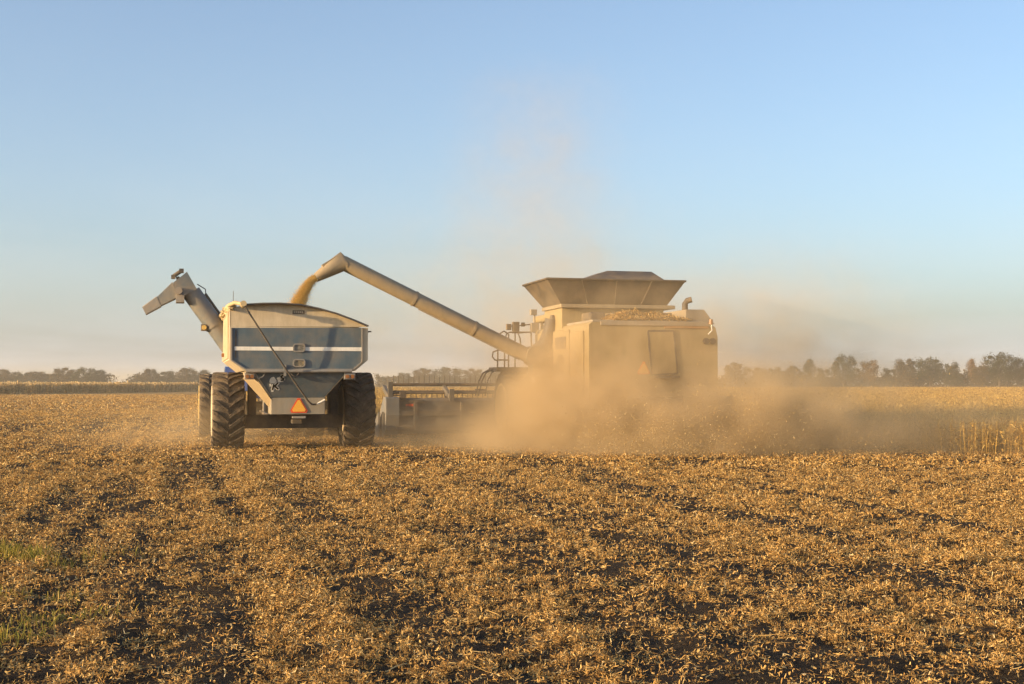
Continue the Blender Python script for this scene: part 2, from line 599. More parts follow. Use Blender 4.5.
def corn():
    a, b = Vector((-82, 176)), Vector((-63, 262))     # near edge of the corn block
    nrm = Vector((-(b - a).y, (b - a).x)).normalized()   # into the block
    d = (b - a).normalized()
    n = 15000
    s = rng.uniform(-60, (b - a).length, n); t = 34 * rng.random(n) ** 2.2
    t = np.round(t / 0.76) * 0.76 + rng.normal(0, 0.08, n)
    x = a.x + d.x * s + nrm.x * t; y = a.y + d.y * s + nrm.y * t
    v, f = stalks(x, y, np.zeros(n), 1.72 * (0.88 + 0.24 * rng.random(n)), np.full(n, 0.13), 0.2)
    m = plant_mat("dry_corn", [(0.0, (0.34, 0.22, 0.09)), (0.5, (0.60, 0.42, 0.19)), (1.0, (0.74, 0.57, 0.30))], 0.25)
    o = quads_object("corn_crop", v, f, m)
    tag(o, "strip of dry brown standing corn before the left tree line", "crop", kind="stuff")
corn()

# ------------------------------------------------------------------ trees
def tree_variant(kind):
    """returns (trunk mesh builder, crown arrays) for a tree one metre tall; scaled on placing"""
    tb = MB()
    if kind == 'bare': spread, lob, nl, leaf = 0.34, 10, 700, 0.013
    elif kind == 'tall': spread, lob, nl, leaf = 0.26, 24, 5200, 0.018
    elif kind == 'wide': spread, lob, nl, leaf = 0.40, 24, 8000, 0.018
    elif kind == 'low': spread, lob, nl, leaf = 0.46, 18, 6000, 0.022
    else: spread, lob, nl, leaf = 0.34, 21, 7000, 0.018
    base = 0.26 if kind != 'low' else 0.12
    tb.tube([(0, 0, 0), (0.01, 0.0, base * 0.7), (-0.01, 0.01, 0.5), (0.01, 0, 0.78)], [0.034, 0.026, 0.018, 0.006], 7)
    C, Rd = [], []
    for i in range(lob):
        a = i * 2.4 + random.uniform(-0.4, 0.4)
        zz = base + 0.02 + (0.86 - base) * ((i + random.random()) / lob)
        mz = (base + 0.90) / 2 - 0.04
        rr = spread * math.sqrt(max(0.03, 1 - ((zz - mz) / (0.92 - mz)) ** 2)) * random.uniform(0.25, 1.0)
        c = Vector((rr * math.cos(a), rr * math.sin(a), zz))
        st = Vector((0, 0, max(base * 0.8, zz - rr * 0.9 - 0.08)))
        tb.tube([st, st.lerp(c, 0.5) + Vector((0, 0, 0.02)), c], [0.014, 0.009, 0.003], 5)
        if kind == 'bare':
            for q in range(7):
                e = c + Vector((random.gauss(0, .09), random.gauss(0, .09), random.uniform(0.0, .14)))
                tb.tube([st.lerp(c, random.uniform(0.4, 0.9)), e], [0.006, 0.002], 4)
        C.append(c); Rd.append(random.uniform(0.07, 0.18) * (1.3 - 0.6 * zz) * (1.15 if kind in ('wide', 'low') else 1))
    idx = rng.integers(0, lob, nl)
    C = np.array([tuple(c) for c in C]); Rd = np.array(Rd)
    d = rng.normal(size=(nl, 3)); d /= np.linalg.norm(d, axis=1)[:, None]
    r = rng.random(nl) ** 0.45
    P = C[idx] + d * (Rd[idx] * r)[:, None] * np.array([1.1, 1.1, 0.85])
    stray = rng.random(nl) < 0.22
    P[stray] += rng.normal(0, 0.055, (stray.sum(), 3))
    P[:, 2] = np.maximum(P[:, 2], base * 0.5 * rng.random(nl))
    a = rng.normal(size=(nl, 3)); a /= np.linalg.norm(a, axis=1)[:, None]
    b = np.cross(a, rng.normal(size=(nl, 3))); b /= np.linalg.norm(b, axis=1)[:, None]
    s = leaf * rng.uniform(0.5, 1.2, nl)[:, None]
    V = np.stack([P - a * s, P + b * s * 0.6, P + a * s, P - b * s * 0.6], 1).reshape(-1, 3)
    Fq = np.arange(nl * 4).reshape(-1, 4)
    return tb, V, Fq

def tree_mats():
    bark, nt, b = new_mat("bark")
    n = noise_node(nt, 9, 4, stretch=(4, 4, 1))
    nt.links.new(ramp(nt, n.outputs[0], [(0.3, (0.05, 0.038, 0.028)), (0.7, (0.13, 0.10, 0.075))]).outputs[0], b.inputs[0])
    b.inputs["Roughness"].default_value = 0.95
    green = plant_mat("autumn_green", [(0.0, (0.014, 0.019, 0.006)), (0.5, (0.034, 0.038, 0.011)), (1.0, (0.075, 0.070, 0.020))], 0.25)
    brown = plant_mat("autumn_brown", [(0.0, (0.032, 0.025, 0.010)), (0.5, (0.075, 0.053, 0.019)), (1.0, (0.15, 0.105, 0.036))], 0.25)
    gold = plant_mat("autumn_gold", [(0.0, (0.10, 0.055, 0.020)), (0.5, (0.18, 0.10, 0.035)), (1.0, (0.26, 0.16, 0.06))], 0.25)
    return bark, dict(green=green, brown=brown, gold=gold)
BARK, LEAF = tree_mats()
PROTO = {}
def tree(px, top, kind, colr, dist, label, group, width=None):
    key = (kind, colr)
    if key not in PROTO:
        tb, V, Fq = tree_variant(kind)
        tr = tb.build("trunk", BARK)
        cr = quads_object("crown", V, Fq, LEAF[colr])
        PROTO[key] = (tr, cr)
        first = True
    else:
        first = False
    tr, cr = PROTO[key]
    h = 1.7 + (HORIZON - top) / F_PX * dist
    t = empty("broadleaf_tree", ((px - 512) / F_PX * dist, dist, 0), random.uniform(0, 6.28))
    sx = 1.0 if width is None else width / F_PX * dist / (2 * {'wide': .46, 'low': .52, 'tall': .30, 'round': .38, 'bare': .36}[kind]) / h
    t.scale = (h * sx, h * sx, h)
    for src, nm in ((tr, "trunk"), (cr, "crown")):
        o = src if first else copy_obj(src)
        o.name = nm; o.parent = t
    tag(t, label, "tree", group)
# stands of trees: pixel x, top y, kind, colour, distance, width in pixels, what sets it apart
LEFT = "trees in the hazy left tree line"
MID = "trees behind the harvester header"
RIGHT = "trees in the right tree line"
TREES = [
 (4, 368, 'wide', 'brown', 505, 26, "hazy tree cut by the left frame edge above the dry corn", LEFT),
 (20, 371, 'low', 'green', 520, 26, "low hazy tree beside the one cut by the left frame edge", LEFT),
 (37, 370, 'round', 'brown', 515, 24, "small hazy tree left of the broad pair above the corn strip", LEFT),
 (52, 373, 'low', 'green', 530, 22, "lowest bushy tree left of the broad pair above the corn strip", LEFT),
 (63, 366, 'round', 'brown', 505, 26, "tall brown hazy tree, left one of the broad pair above the corn strip", LEFT),
 (84, 366.5, 'wide', 'green', 500, 36, "broadest hazy tree of the left line, right one of the broad pair above the corn", LEFT),
 (101, 369, 'round', 'green', 512, 22, "hazy tree ending the left stand, just left of the open gap", LEFT),
 (137, 374, 'low', 'green', 540, 18, "small hazy bush just right of the open gap in the left tree line", LEFT),
 (150, 367, 'round', 'brown', 520, 26, "tallest hazy tree right of the gap in the left tree line", LEFT),
 (168, 370, 'low', 'green', 530, 28, "low broad hazy tree in the middle of the stand right of the gap", LEFT),
 (187, 366.5, 'wide', 'brown', 520, 28, "hazy tree left of the grain cart's rear tyre and auger", LEFT),
 (204, 369, 'round', 'green', 525, 24, "hazy tree right behind the leaning grain cart auger", LEFT),
 (385, 376, 'low', 'green', 560, 22, "low hazy bush between the grain cart and the header reel", MID),
 (404, 372, 'round', 'green', 540, 20, "small hazy tree at the left end above the header reel", MID),
 (424, 367, 'wide', 'brown', 530, 30, "hazy rounded tree above the left part of the header reel", MID),
 (449, 366, 'wide', 'green', 530, 36, "broad hazy tree above the middle of the header reel", MID),
 (474, 367, 'round', 'brown', 535, 28, "hazy tree above the reel just left of the harvester ladder", MID),
 (497, 369, 'low', 'green', 540, 28, "hazy tree seen behind the harvester's ladder and handrail", MID),
 (735, 361, 'wide', 'brown', 490, 34, "dust veiled tree right beside the harvester's rear corner", RIGHT),
 (757, 366, 'low', 'brown', 480, 30, "low dust veiled tree second from the harvester's rear corner", RIGHT),
 (776, 366, 'low', 'green', 470, 26, "low brownish bush left of the narrow upright tree", RIGHT),
 (793, 364, 'round', 'brown', 470, 22, "small tree touching the narrow upright tree on its left", RIGHT),
 (809, 357.5, 'tall', 'green', 455, 20, "narrow upright dark tree standing left of the tall pale crown", RIGHT),
 (822, 367, 'low', 'green', 450, 24, "low bush between the narrow upright tree and the tall pale crown", RIGHT),
 (843, 353, 'wide', 'green', 450, 30, "tall wide crowned tree in the middle of the right tree line", RIGHT),
 (868, 359, 'round', 'gold', 450, 24, "orange brown autumn tree right of the tall wide crown", RIGHT),
 (888, 367, 'low', 'green', 450, 26, "low dark bush right of the orange brown tree", RIGHT),
 (906, 357, 'wide', 'brown', 440, 28, "left one of two adjoining broad dark crowns in the right line", RIGHT),
 (930, 356, 'wide', 'green', 435, 36, "right one of two adjoining broad dark crowns in the right line", RIGHT),
 (953, 361, 'low', 'green', 430, 26, "low dark tree under the small orange top", RIGHT),
 (972, 356.5, 'tall', 'gold', 430, 14, "slim tree with small orange top left of the bare tree", RIGHT),
 (987, 354, 'bare', 'brown', 425, 26, "nearly bare thin branched tree left of the tallest dark crown", RIGHT),
 (979, 364, 'low', 'brown', 422, 24, "low brown bush under the nearly bare tree", RIGHT),
 (999, 351, 'wide', 'green', 420, 34, "tallest darkest crown near the right frame edge", RIGHT),
 (1018, 356, 'round', 'green', 425, 26, "dark tree cut by the right frame edge", RIGHT),
 (1037, 355, 'wide', 'brown', 425, 30, "brown tree just beyond the right frame edge", RIGHT),
]
for px, top, kind, colr, dist, wd, lab, grp in TREES:
    tree(px, top, kind, colr, dist, lab, grp, wd * random.uniform(0.78, 1.08))

def far_woods():
    """the continuous undergrowth and far wood behind the single trees"""
    V, n = [], 0
    for px0, px1, hpx, dist in ((-40, 110, 8, 540), (130, 225, 8, 545), (376, 520, 9, 560), (715, 800, 10, 500), (790, 905, 9, 470), (895, 1080, 14, 445)):
        k = int((px1 - px0) * 60)
        px = rng.uniform(px0, px1, k)
        y = dist + rng.normal(0, 7, k)
        x = (px - 512) / F_PX * dist
        hh = (1.7 + hpx / F_PX * dist) * (0.30 + 1.1 * fbm(x / 5, x * 0 + hpx, 60, 3))
        z = hh * rng.random(k) ** 0.8
        P = np.stack([x, y, z], 1)
        a = rng.normal(size=(k, 3)); a /= np.linalg.norm(a, axis=1)[:, None]
        b = np.cross(a, rng.normal(size=(k, 3))); b /= np.linalg.norm(b, axis=1)[:, None]
        s = rng.uniform(0.2, 0.5, k)[:, None]
        V.append(np.stack([P - a * s, P + b * s * 0.7, P + a * s, P - b * s * 0.7], 1).reshape(-1, 3))
    V = np.concatenate(V)
    o = quads_object("far_woods", V, np.arange(len(V)).reshape(-1, 4), LEAF['brown'])
    tag(o, "dim undergrowth and far wood filling in behind the tree lines", "woods", kind="stuff")
far_woods()
# ------------------------------------------------------------------ materials for the machines
M_BLUE = paint("slate_blue_paint", (0.075, 0.112, 0.138), 0.30, 0.45)
M_CREAM = paint("cream_white_paint", (0.60, 0.50, 0.34), 0.35, 0.5)
M_STRIPE = paint("white_stripe_paint", (0.80, 0.77, 0.68), 0.2, 0.5)
M_GREY = paint("grey_steel_paint", (0.22, 0.215, 0.20), 0.45, 0.5)
M_DARK = paint("dark_frame_paint", (0.045, 0.042, 0.04), 0.5, 0.6)
M_TARP = paint("dark_tarp_vinyl", (0.035, 0.04, 0.05), 0.3, 0.5)
M_TARPROLL = paint("pale_tarp_roll", (0.44, 0.34, 0.18), 0.2, 0.6)
M_YELLOW = paint("rim_yellow_paint", (0.55, 0.38, 0.09), 0.5, 0.45)
M_WHITERIM = paint("pale_rim_paint", (0.48, 0.40, 0.27), 0.5, 0.5)
M_COMB = paint("harvester_yellow_paint", (0.30, 0.228, 0.105), 0.5, 0.5)
M_COMBGREY = paint("harvester_tan_grey", (0.27, 0.235, 0.18), 0.5, 0.55)
M_AUGER = paint("auger_tan_paint", (0.27, 0.215, 0.135), 0.5, 0.45)
M_SLATE = paint("auger_slate_paint", (0.12, 0.14, 0.15), 0.5, 0.45)
M_STRIP = paint("rusty_orange_trim", (0.36, 0.17, 0.05), 0.4, 0.5)
M_SHEET = paint("hopper_sheet_tan", (0.34, 0.26, 0.15), 0.4, 0.5)
M_SUMP = paint("sump_tan_grey", (0.25, 0.225, 0.175), 0.4, 0.5)
M_EXT = paint("tank_extension_brown", (0.055, 0.044, 0.031), 0.3, 0.6)
M_HEADER = paint("header_grey_paint", (0.10, 0.095, 0.085), 0.4, 0.55)
M_ENDPLATE = paint("header_end_blue_grey", (0.15, 0.165, 0.175), 0.35, 0.5)
M_TRACTOR = paint("tractor_blue_paint", (0.03, 0.09, 0.28), 0.3, 0.4)
M_AMBER = glow_free_lamp("amber_lens", (0.30, 0.12, 0.03))
M_RED = glow_free_lamp("red_reflector", (0.55, 0.03, 0.02))
M_ORANGE = glow_free_lamp("orange_reflector", (0.85, 0.26, 0.03))
M_REDORANGE = glow_free_lamp("red_orange_reflector", (0.75, 0.10, 0.03))
M_FADED = glow_free_lamp("faded_orange_reflector", (0.90, 0.46, 0.06))
M_SMOKED = glow_free_lamp("dark_lens", (0.05, 0.035, 0.03))
M_GLASS = glow_free_lamp("tinted_glass", (0.03, 0.035, 0.035))
M_MARKW = glow_free_lamp("decal_white", (0.86, 0.82, 0.72))
M_MARKD = glow_free_lamp("decal_dark", (0.03, 0.025, 0.02))
def tyre_mat():
    m, nt, b = new_mat("tyre_rubber")
    n1 = noise_node(nt, 5, 5, 0.65)
    n2 = noise_node(nt, 40, 3)
    c1 = ramp(nt, n1.outputs[0], [(0.35, (0.042, 0.034, 0.025)), (0.68, (0.18, 0.128, 0.076))])
    c2 = ramp(nt, n2.outputs[0], [(0.4, (0.6, 0.6, 0.6)), (0.7, (1, 1, 1))])
    mx = nt.nodes.new("ShaderNodeMix"); mx.data_type = 'RGBA'; mx.blend_type = 'MULTIPLY'; mx.inputs[0].default_value = 1
    nt.links.new(c1.outputs[0], mx.inputs[6]); nt.links.new(c2.outputs[0], mx.inputs[7])
    nt.links.new(mx.outputs[2], b.inputs[0])
    b.inputs["Roughness"].default_value = 0.85
    return m
M_TYRE = tyre_mat()

_wheel_cache = {}
def wheel(name_parent, cx, cyy, rad, width, rim_mat, lug=24, side=0):
    """wheel > tyre, rim, hub; its axis lies along the machine's x"""
    w = empty("wheel", (cx, cyy, rad), 0, name_parent)
    key = (rad, width, rim_mat.name, lug)
    if key in _wheel_cache:
        for s in _wheel_cache[key]:
            copy_obj(s, w)
        return w
    hw = width / 2
    rr = rad * (0.66 if side else 0.60)   # bead
    R0 = rad - 0.055                     # carcass
    prof = [(-hw * 0.80, rr), (-hw * 0.98, rr + (R0 - rr) * 0.35), (-hw * 1.0, rr + (R0 - rr) * 0.62), (-hw * 0.95, R0 - 0.07), (-hw * 0.80, R0 - 0.015),
            (-hw * 0.4, R0), (hw * 0.4, R0), (hw * 0.80, R0 - 0.015), (hw * 0.95, R0 - 0.07), (hw * 1.0, rr + (R0 - rr) * 0.62), (hw * 0.98, rr + (R0 - rr) * 0.35), (hw * 0.80, rr)]
    b = MB().lathe_x(prof, 56)
    for k in range(lug):
        for s in (-1, 1):
            a0 = 2 * math.pi * (k + (0.5 if s > 0 else 0)) / lug
            rings = []
            for t, xx, top in ((0, 0.03, 0.055), (0.35, 0.36, 0.057), (0.7, 0.70, 0.057), (0.92, 0.93, 0.045), (1.0, 1.01, -0.05)):
                x = s * hw * xx
                base = R0 - 0.03 if xx < 0.9 else R0 - 0.10
                wa = (0.085 if t < 0.5 else 0.105) / rad / 2
                ph = a0 + 0.30 * (t ** 0.9) * 0.95 / rad
                q = []
                for da, r in ((-wa * 1.25, base), (-wa, R0 + top), (wa, R0 + top), (wa * 1.25, base)):
                    q.append(Vector((x, -r * math.cos(ph + da), r * math.sin(ph + da))))
                rings.append(q)
            b.loft(rings)
    ty = b.build("tyre", M_TYRE, w)
    r = MB().lathe_x([(-hw * 0.98, rr * 1.10), (-hw * 1.03, rr * 1.06), (-hw * 1.02, rr * 0.97), (-hw * 0.45, rr * 0.90), (-hw * 0.30, rr * 0.55), (-hw * 0.34, rr * 0.25), (-hw * 0.34, 0.0)], 36)
    r.lathe_x([(hw * 0.82, rr * 1.03), (hw * 0.80, rr * 0.93), (hw * 0.45, rr * 0.90), (hw * 0.05, rr * 0.86), (-hw * 0.30, rr * 0.55)], 36)
    rm = r.build("rim", rim_mat, w)
    h = MB().tube([(-hw * 0.62, 0, 0), (-hw * 0.30, 0, 0)], [rr * 0.20, rr * 0.24], 16)
    for k in range(10):
        a = 2 * math.pi * k / 10
        h.tube([(-hw * 0.40, rr * 0.38 * math.cos(a), rr * 0.38 * math.sin(a)), (-hw * 0.30, rr * 0.38 * math.cos(a), rr * 0.38 * math.sin(a))], 0.022, 6)
    hb = h.build("hub", M_DARK, w)
    _wheel_cache[key] = [ty, rm, hb]
    return w

def warning_triangle(parent, fr, p0, n, apex, lo, ro, mats=None):
    """slow vehicle triangle: red border, orange field; three photo points on a plane of the machine"""
    A, B, Cc = (fr.on(*q, p0, n) for q in (apex, lo, ro))
    nn = Vector(n).normalized()
    cen = (A + B + Cc) / 3
    def cut(s):
        P = [cen + (q - cen) * s for q in (A, B, Cc)]
        out = []
        for i in range(3):
            q, nx, pv = P[i], P[(i + 1) % 3], P[(i + 2) % 3]
            out += [q.lerp(pv, 0.13), q.lerp(nx, 0.13)]
        return out
    t = MB().prism([q + nn * 0.010 for q in cut(1.22)], nn * 0.012).build("warning_triangle", (mats or (M_REDORANGE, M_ORANGE))[0], parent)
    MB().prism([q + nn * 0.023 for q in cut(0.95)], nn * 0.006).build("reflector_field", (mats or (M_REDORANGE, M_ORANGE))[1], t)
    return t

# ------------------------------------------------------------------ grain cart
def grain_cart():
    g = Vector((-5.73, 34.0, 0))
    root = empty("grain_cart", g - Vector((0, 0, 0.02)), HEAD)
    tag(root, "slate blue and cream grain cart with big chevron tyres and raised auger, being filled", "grain cart")
    fr = Frame(g, HEAD)
    YB, YF = -2.3, 3.0
    P = lambda px, py, c=YB: fr.y(px, py, c)
    A, B, C, D, E, Fp = (P(229.5, 326), P(229.5, 359), P(244, 370), P(355, 370), P(368, 359), P(368, 326.5))
    zt = (A.z + Fp.z) / 2
    z0 = (C.z + D.z) / 2
    zk = (B.z + E.z) / 2
    xl, xr = A.x, Fp.x
    cl, cr = C.x, D.x
    sec = [(xl, zt), (xl, zk), (cl, z0), (cr, z0), (xr, zk), (xr, zt)]
    # bin: cream outer skin
    b = MB()
    b.prism([(x, YB, z) for x, z in sec], (0, YF - YB, 0))
    # left and right upper side walls, ribs along the flanks
    zl = P(229.5, 307.2).z
    b.box(xl, xl + 0.05, YB, YF, zt - 0.02, zl)
    for yy in np.linspace(YB + 0.5, YF - 0.5, 5):
        b.box(xl - 0.05, xl - 0.002, yy - 0.04, yy + 0.04, zk + 0.02, zl - 0.05)
        b.box(xr + 0.002, xr + 0.05, yy - 0.04, yy + 0.04, zk + 0.02, zt - 0.02)
    b.build("bin", M_CREAM, root, 0.012)
    # upper end boards, arched down to the right rim
    arch_px = [(229.5, 307.2), (243, 304.6), (262, 303.4), (280, 303.3), (300, 304.6), (318, 308.4), (336, 313.5), (352, 319.5), (367.5, 326)]
    arch = [P(*q) for q in arch_px]
    for yy, nm in ((YB, "rear_end_board"), (YF - 0.05, "front_end_board")):
        poly = [Vector((p.x, yy, p.z)) for p in arch] + [Vector((xl, yy, zt + 0.002))]
        poly[-2].z = zt + 0.02
        MB().prism(poly, (0, 0.05, 0)).build("end_board", M_CREAM, root)
    # dark tarp bow lip standing out over the rear board
    t = MB()
    for i in range(1, len(arch) - 1):
        p, q = arch[i], arch[i + 1]
        t.bar((p.x, YB - 0.10, p.z + 0.012), (q.x, YB - 0.10, q.z + 0.012), 0.26, 0.03, (0, 0, 1))
    t.build("tarp_lip", M_TARP, root)
    for f in (0.33, 0.66, 0.98):
        yy = YB + (YF - YB) * f
        MB().tube([(p.x, yy, p.z - 0.01) for p in arch], 0.025, 8).build("tarp_bow", M_TARP, root)
    # crumpled tarp rolled up along the left rim
    rl = MB()
    pts, rad = [], []
    for i in range(34):
        f = i / 33
        pts.append((xl - 0.03 + 0.04 * math.sin(i * 1.9) + 0.10 * (1 - f) ** 3, YB - 0.06 + (YF - YB) * f, zl + 0.03 + 0.035 * math.sin(i * 2.7)))
        rad.append(0.075 + 0.03 * math.sin(i * 3.3))
    rl.tube(pts, rad, 11, smooth=False)
    rl.v = [(x + random.uniform(-.045, .045), y + random.uniform(-.05, .05), z + random.uniform(-.035, .035)) for x, y, z in rl.v]
    rl.build("tarp_roll", M_TARPROLL, root)
    ra = P(243.5, 303.5, YB - 0.5)
    rb = MB().tube([(xl - 0.02, YB - 0.02, zl + 0.06), (xl + 0.12, YB - 0.2, zl + 0.12), (ra.x, YB - 0.48, ra.z)], [0.05, 0.05, 0.045], 10)
    rb.tube([(ra.x, YB - 0.54, ra.z + 0.02), (ra.x, YB - 0.42, ra.z - 0.02)], 0.075, 12)
    rb.build("tarp_roll_end", M_TARPROLL, root)
    # crank rod hanging from the roll end to the sump
    rod_px = [(244, 304, -0.52), (258, 326, -0.43), (272, 348, -0.33), (285, 367, -0.22), (298, 386, -0.10), (308, 400, 0.10), (312, 403.5, 0.20), (316, 403.6, 0.24)]
    rod = [P(px, py, YB + dy) for px, py, dy in rod_px]
    rd = MB().tube(rod, 0.022, 8)
    hk = [P(291, 373, YB - 0.08), P(295.5, 377, YB - 0.13), P(299.5, 371.5, YB - 0.06)]
    rd.tube(hk, 0.016, 6)
    rdo = rd.build("crank_rod", M_DARK, root)
    MB().tube([P(317.5, 403, YB + 0.22), P(325, 399, YB + 0.22)], 0.024, 8).build("crank_handle", M_STRIPE, rdo)
    # blue rear panel, its frame and the white stripe
    pp = [(231.5, 327), (231.5, 359.5), (245.5, 368.5), (353.5, 368.5), (362, 361), (362, 327)]
    poly = [P(px, py) for px, py in pp]
    MB().prism([Vector((p.x, YB - 0.018, p.z)) for p in poly], (0, 0.016, 0)).build("rear_panel", M_BLUE, root)
    fm = MB()
    for i, (p, q) in enumerate(zip(poly, poly[1:])):
        if i < 5:
            fm.bar((p.x, YB - 0.035, p.z), (q.x, YB - 0.035, q.z), 0.03, 0.035, (0, 1, 0))
    fm.build("panel_frame", M_GREY, root)
    lf = P(236, 327); lf2 = P(236, 357)
    MB().box(lf.x - 0.018, lf.x + 0.012, YB - 0.026, YB - 0.020, lf2.z, lf.z - 0.05).build("panel_seam", M_DARK, root)
    s0, s1 = P(234.5, 349.6), P(363, 346.6)
    MB().box(s0.x, s1.x, YB - 0.030, YB - 0.020, s0.z, s1.z).build("stripe", M_STRIPE, root, 0.003)
    for (wx, wy, ww, wh) in ((299, 347, 12.5, 8.5), (299, 362.3, 12.5, 8.2)):
        a, c = P(wx - ww / 2, wy + wh / 2), P(wx + ww / 2, wy - wh / 2)
        def rrect(a, c, yy, r, inset=0.0):
            out = []
            x0, x1, z0_, z1_ = a.x + inset, c.x - inset, a.z + inset, c.z - inset
            r = max(0.01, r - inset)
            for ccx, ccz, st in ((x1 - r, z1_ - r, 0), (x0 + r, z1_ - r, 90), (x0 + r, z0_ + r, 180), (x1 - r, z0_ + r, 270)):
                for k in range(5):
                    an = R(st + 22.5 * k)
                    out.append(Vector((ccx + r * math.cos(an), yy, ccz + r * math.sin(an))))
            return out
        fr_ = MB()
        o_ = rrect(a, c, YB - 0.055, 0.07); i_ = rrect(a, c, YB - 0.055, 0.07, 0.032)
        o2 = [p + Vector((0, 0.035, 0)) for p in o_]; i2 = [p + Vector((0, 0.035, 0)) for p in i_]
        fr_.loft([o2, o_, i_, i2], caps=False)
        vp = fr_.build("viewport", M_GREY, root)
        MB().prism(rrect(a, c, YB - 0.035, 0.07, 0.034), (0, 0.012, 0)).build("pane", paint_pane(wy), vp)
    # bottom rail with a bracket
    r0, r1 = P(246, 370.6, YB - 0.06), P(352, 370.2, YB - 0.06)
    rb = MB().tube([r0, r1], 0.040, 10)
    br = P(285, 368, YB - 0.06)
    rb.box(br.x - 0.03, br.x + 0.03, YB - 0.09, YB - 0.03, br.z - 0.18, br.z + 0.10)
    rb.build("bottom_rail", M_GREY, root)
    # placard on the rear board
    a, c = P(292.5, 313.2), P(304.5, 309.6)
    pl = MB().box(a.x, c.x, YB - 0.014, YB - 0.003, a.z, c.z).build("placard", M_DARK, root)
    lt = MB()
    for i in range(5):
        x = a.x + 0.03 + i * (c.x - a.x - 0.05) / 5
        lt.box(x, x + 0.03, YB - 0.018, YB - 0.0145, a.z + 0.02 + 0.006 * (i % 2), c.z - 0.02)
    lt.build("placard_marks", M_GREY, pl)
    # hopper sheets and sump
    YS = -1.97
    h0, h1 = P(247, 371, YB), P(349, 371, YB)
    k0, k1 = P(271, 396.5, YS), P(325, 396.5, YS)
    j0, j1 = P(271, 413.5, YS), P(325, 413.5, YS)
    hw0, hw1 = (h1.x - h0.x) / 2, (k1.x - k0.x) / 2
    hx = (h0.x + h1.x) / 2; kx = (k0.x + k1.x) / 2
    hz, kz, jz = z0 - 0.01, k0.z, j0.z
    hp = MB()
    top = [Vector((hx - hw0, YB + 0.02, hz)), Vector((hx + hw0, YB + 0.02, hz)), Vector((hx + hw0, YF - 0.05, hz)), Vector((hx - hw0, YF - 0.05, hz))]
    mid = [Vector((kx - hw1, YS, kz)), Vector((kx + hw1, YS, kz)), Vector((kx + hw1, 1.7, kz)), Vector((kx - hw1, 1.7, kz))]
    low = [Vector((p.x, p.y, jz)) for p in mid]
    hp.loft([top, mid])
    hp.build("hopper", M_CREAM, root, 0.012)
    dz = Vector((0, 0, -0.003))
    MB().loft([[p + dz for p in mid], low]).build("sump", M_SUMP, root, 0.012)
    nrm = (top[1] - top[0]).cross(mid[0] - top[0]).normalized()
    if nrm.y > 0: nrm = -nrm
    q = [top[0].lerp(top[1], .075), top[1].lerp(top[0], .02), mid[1].lerp(mid[0], .02), mid[0].lerp(mid[1], .02)]
    MB().prism([p + nrm * 0.004 for p in q], nrm * 0.008).build("hopper_rear_sheet", M_BLUE, root)
    # flat sheets closing the rear corners of the hopper; the left one catches the sun
    cs = [P(254.5, 372.5, YB + 0.01), P(271, 396.5, YS - 0.01), P(271, 413.3, YS - 0.01), P(265.5, 413.3, YS + 0.75), P(243.5, 376.5, YB + 1.3)]
    cn = (cs[4] - cs[0]).cross(cs[1] - cs[0]).normalized()
    for k_ in (2, 3):
        cs[k_] = cs[k_] - cn * (cs[k_] - cs[0]).dot(cn)
    if cn.x > 0: cn = -cn
    MB().prism([q_ + cn * 0.012 for q_ in cs], cn * 0.02).build("corner_sheet", M_SHEET, root)
    # painted mark on the sloping sheet: pale blob, dark letters with pale outline
    S = lambda px, py, h=0.016: fr.on(px, py, top[0] + nrm * h, nrm)
    def stroke(mb, pts, w, h):
        for (ax, ay), (bx, by) in zip(pts, pts[1:]):
            a_, b_ = S(ax, ay, h), S(bx, by, h)
            mb.bar(a_, b_, w, 0.004, nrm)
    K = [[(273.9, 383.6), (272.4, 389.2)], [(273.2, 384.2), (278.2, 388.2)], [(274.6, 385.6), (278.2, 381.6)]]
    S2 = [[(283.2, 374.6), (281.0, 375.6), (281.4, 377.0), (283.6, 377.6), (283.2, 379.2), (280.6, 379.4)]]
    dm = MB()
    bl = []
    for k in range(14):
        a = 2 * math.pi * k / 14
        rr = 3.4 * (1 + 0.10 * math.sin(3 * a) + 0.06 * math.cos(5 * a))
        bl.append(S(272.9 + rr * math.cos(a), 379.6 + rr * 0.95 * math.sin(a), 0.014))
    dm.prism(bl, nrm * 0.003)
    for s in K + S2: stroke(dm, s, 0.085, 0.016)
    for s in ([(269.4, 384.4), (271.4, 384.2)], [(271.2, 389.8), (273.6, 389.6)], [(277.4, 388.6), (279.4, 387.6)], [(278.6, 377.6), (279.8, 381.4)], [(278.0, 378.6), (279.2, 376.8)]):
        stroke(dm, s, 0.07, 0.014)
    mk = dm.build("emblem", M_MARKW, root)
    dk = MB()
    for s in K + S2: stroke(dk, s, 0.042, 0.020)
    dk.build("emblem_letters", M_MARKD, mk)
    # warning triangle on the sump face
    warning_triangle(root, fr, (0, YS, 0), (0, -1, 0), (298.8, 397.2), (290.6, 411.0), (307.0, 411.0), (M_REDORANGE, M_FADED))
    # lamp brackets with two amber lamps each
    for px0, px1 in ((244.5, 254.5), (344, 355)):
        a, c = P(px0, 378.6, YB + 0.05), P(px1, 371.6, YB + 0.05)
        lb = MB().box(a.x, c.x, YB - 0.03, YB + 0.10, a.z, c.z).build("lamp_bracket", M_GREY, root, 0.01)
        for f in (0.28, 0.74):
            x = a.x + (c.x - a.x) * f; z = a.z + (c.z - a.z) * 0.40
            MB().tube([(x, YB - 0.06, z), (x, YB - 0.028, z)], [0.045, 0.05], 12).build("lamp", M_AMBER, lb)
    # side markers
    p = P(221.0, 354.5, 1.2)
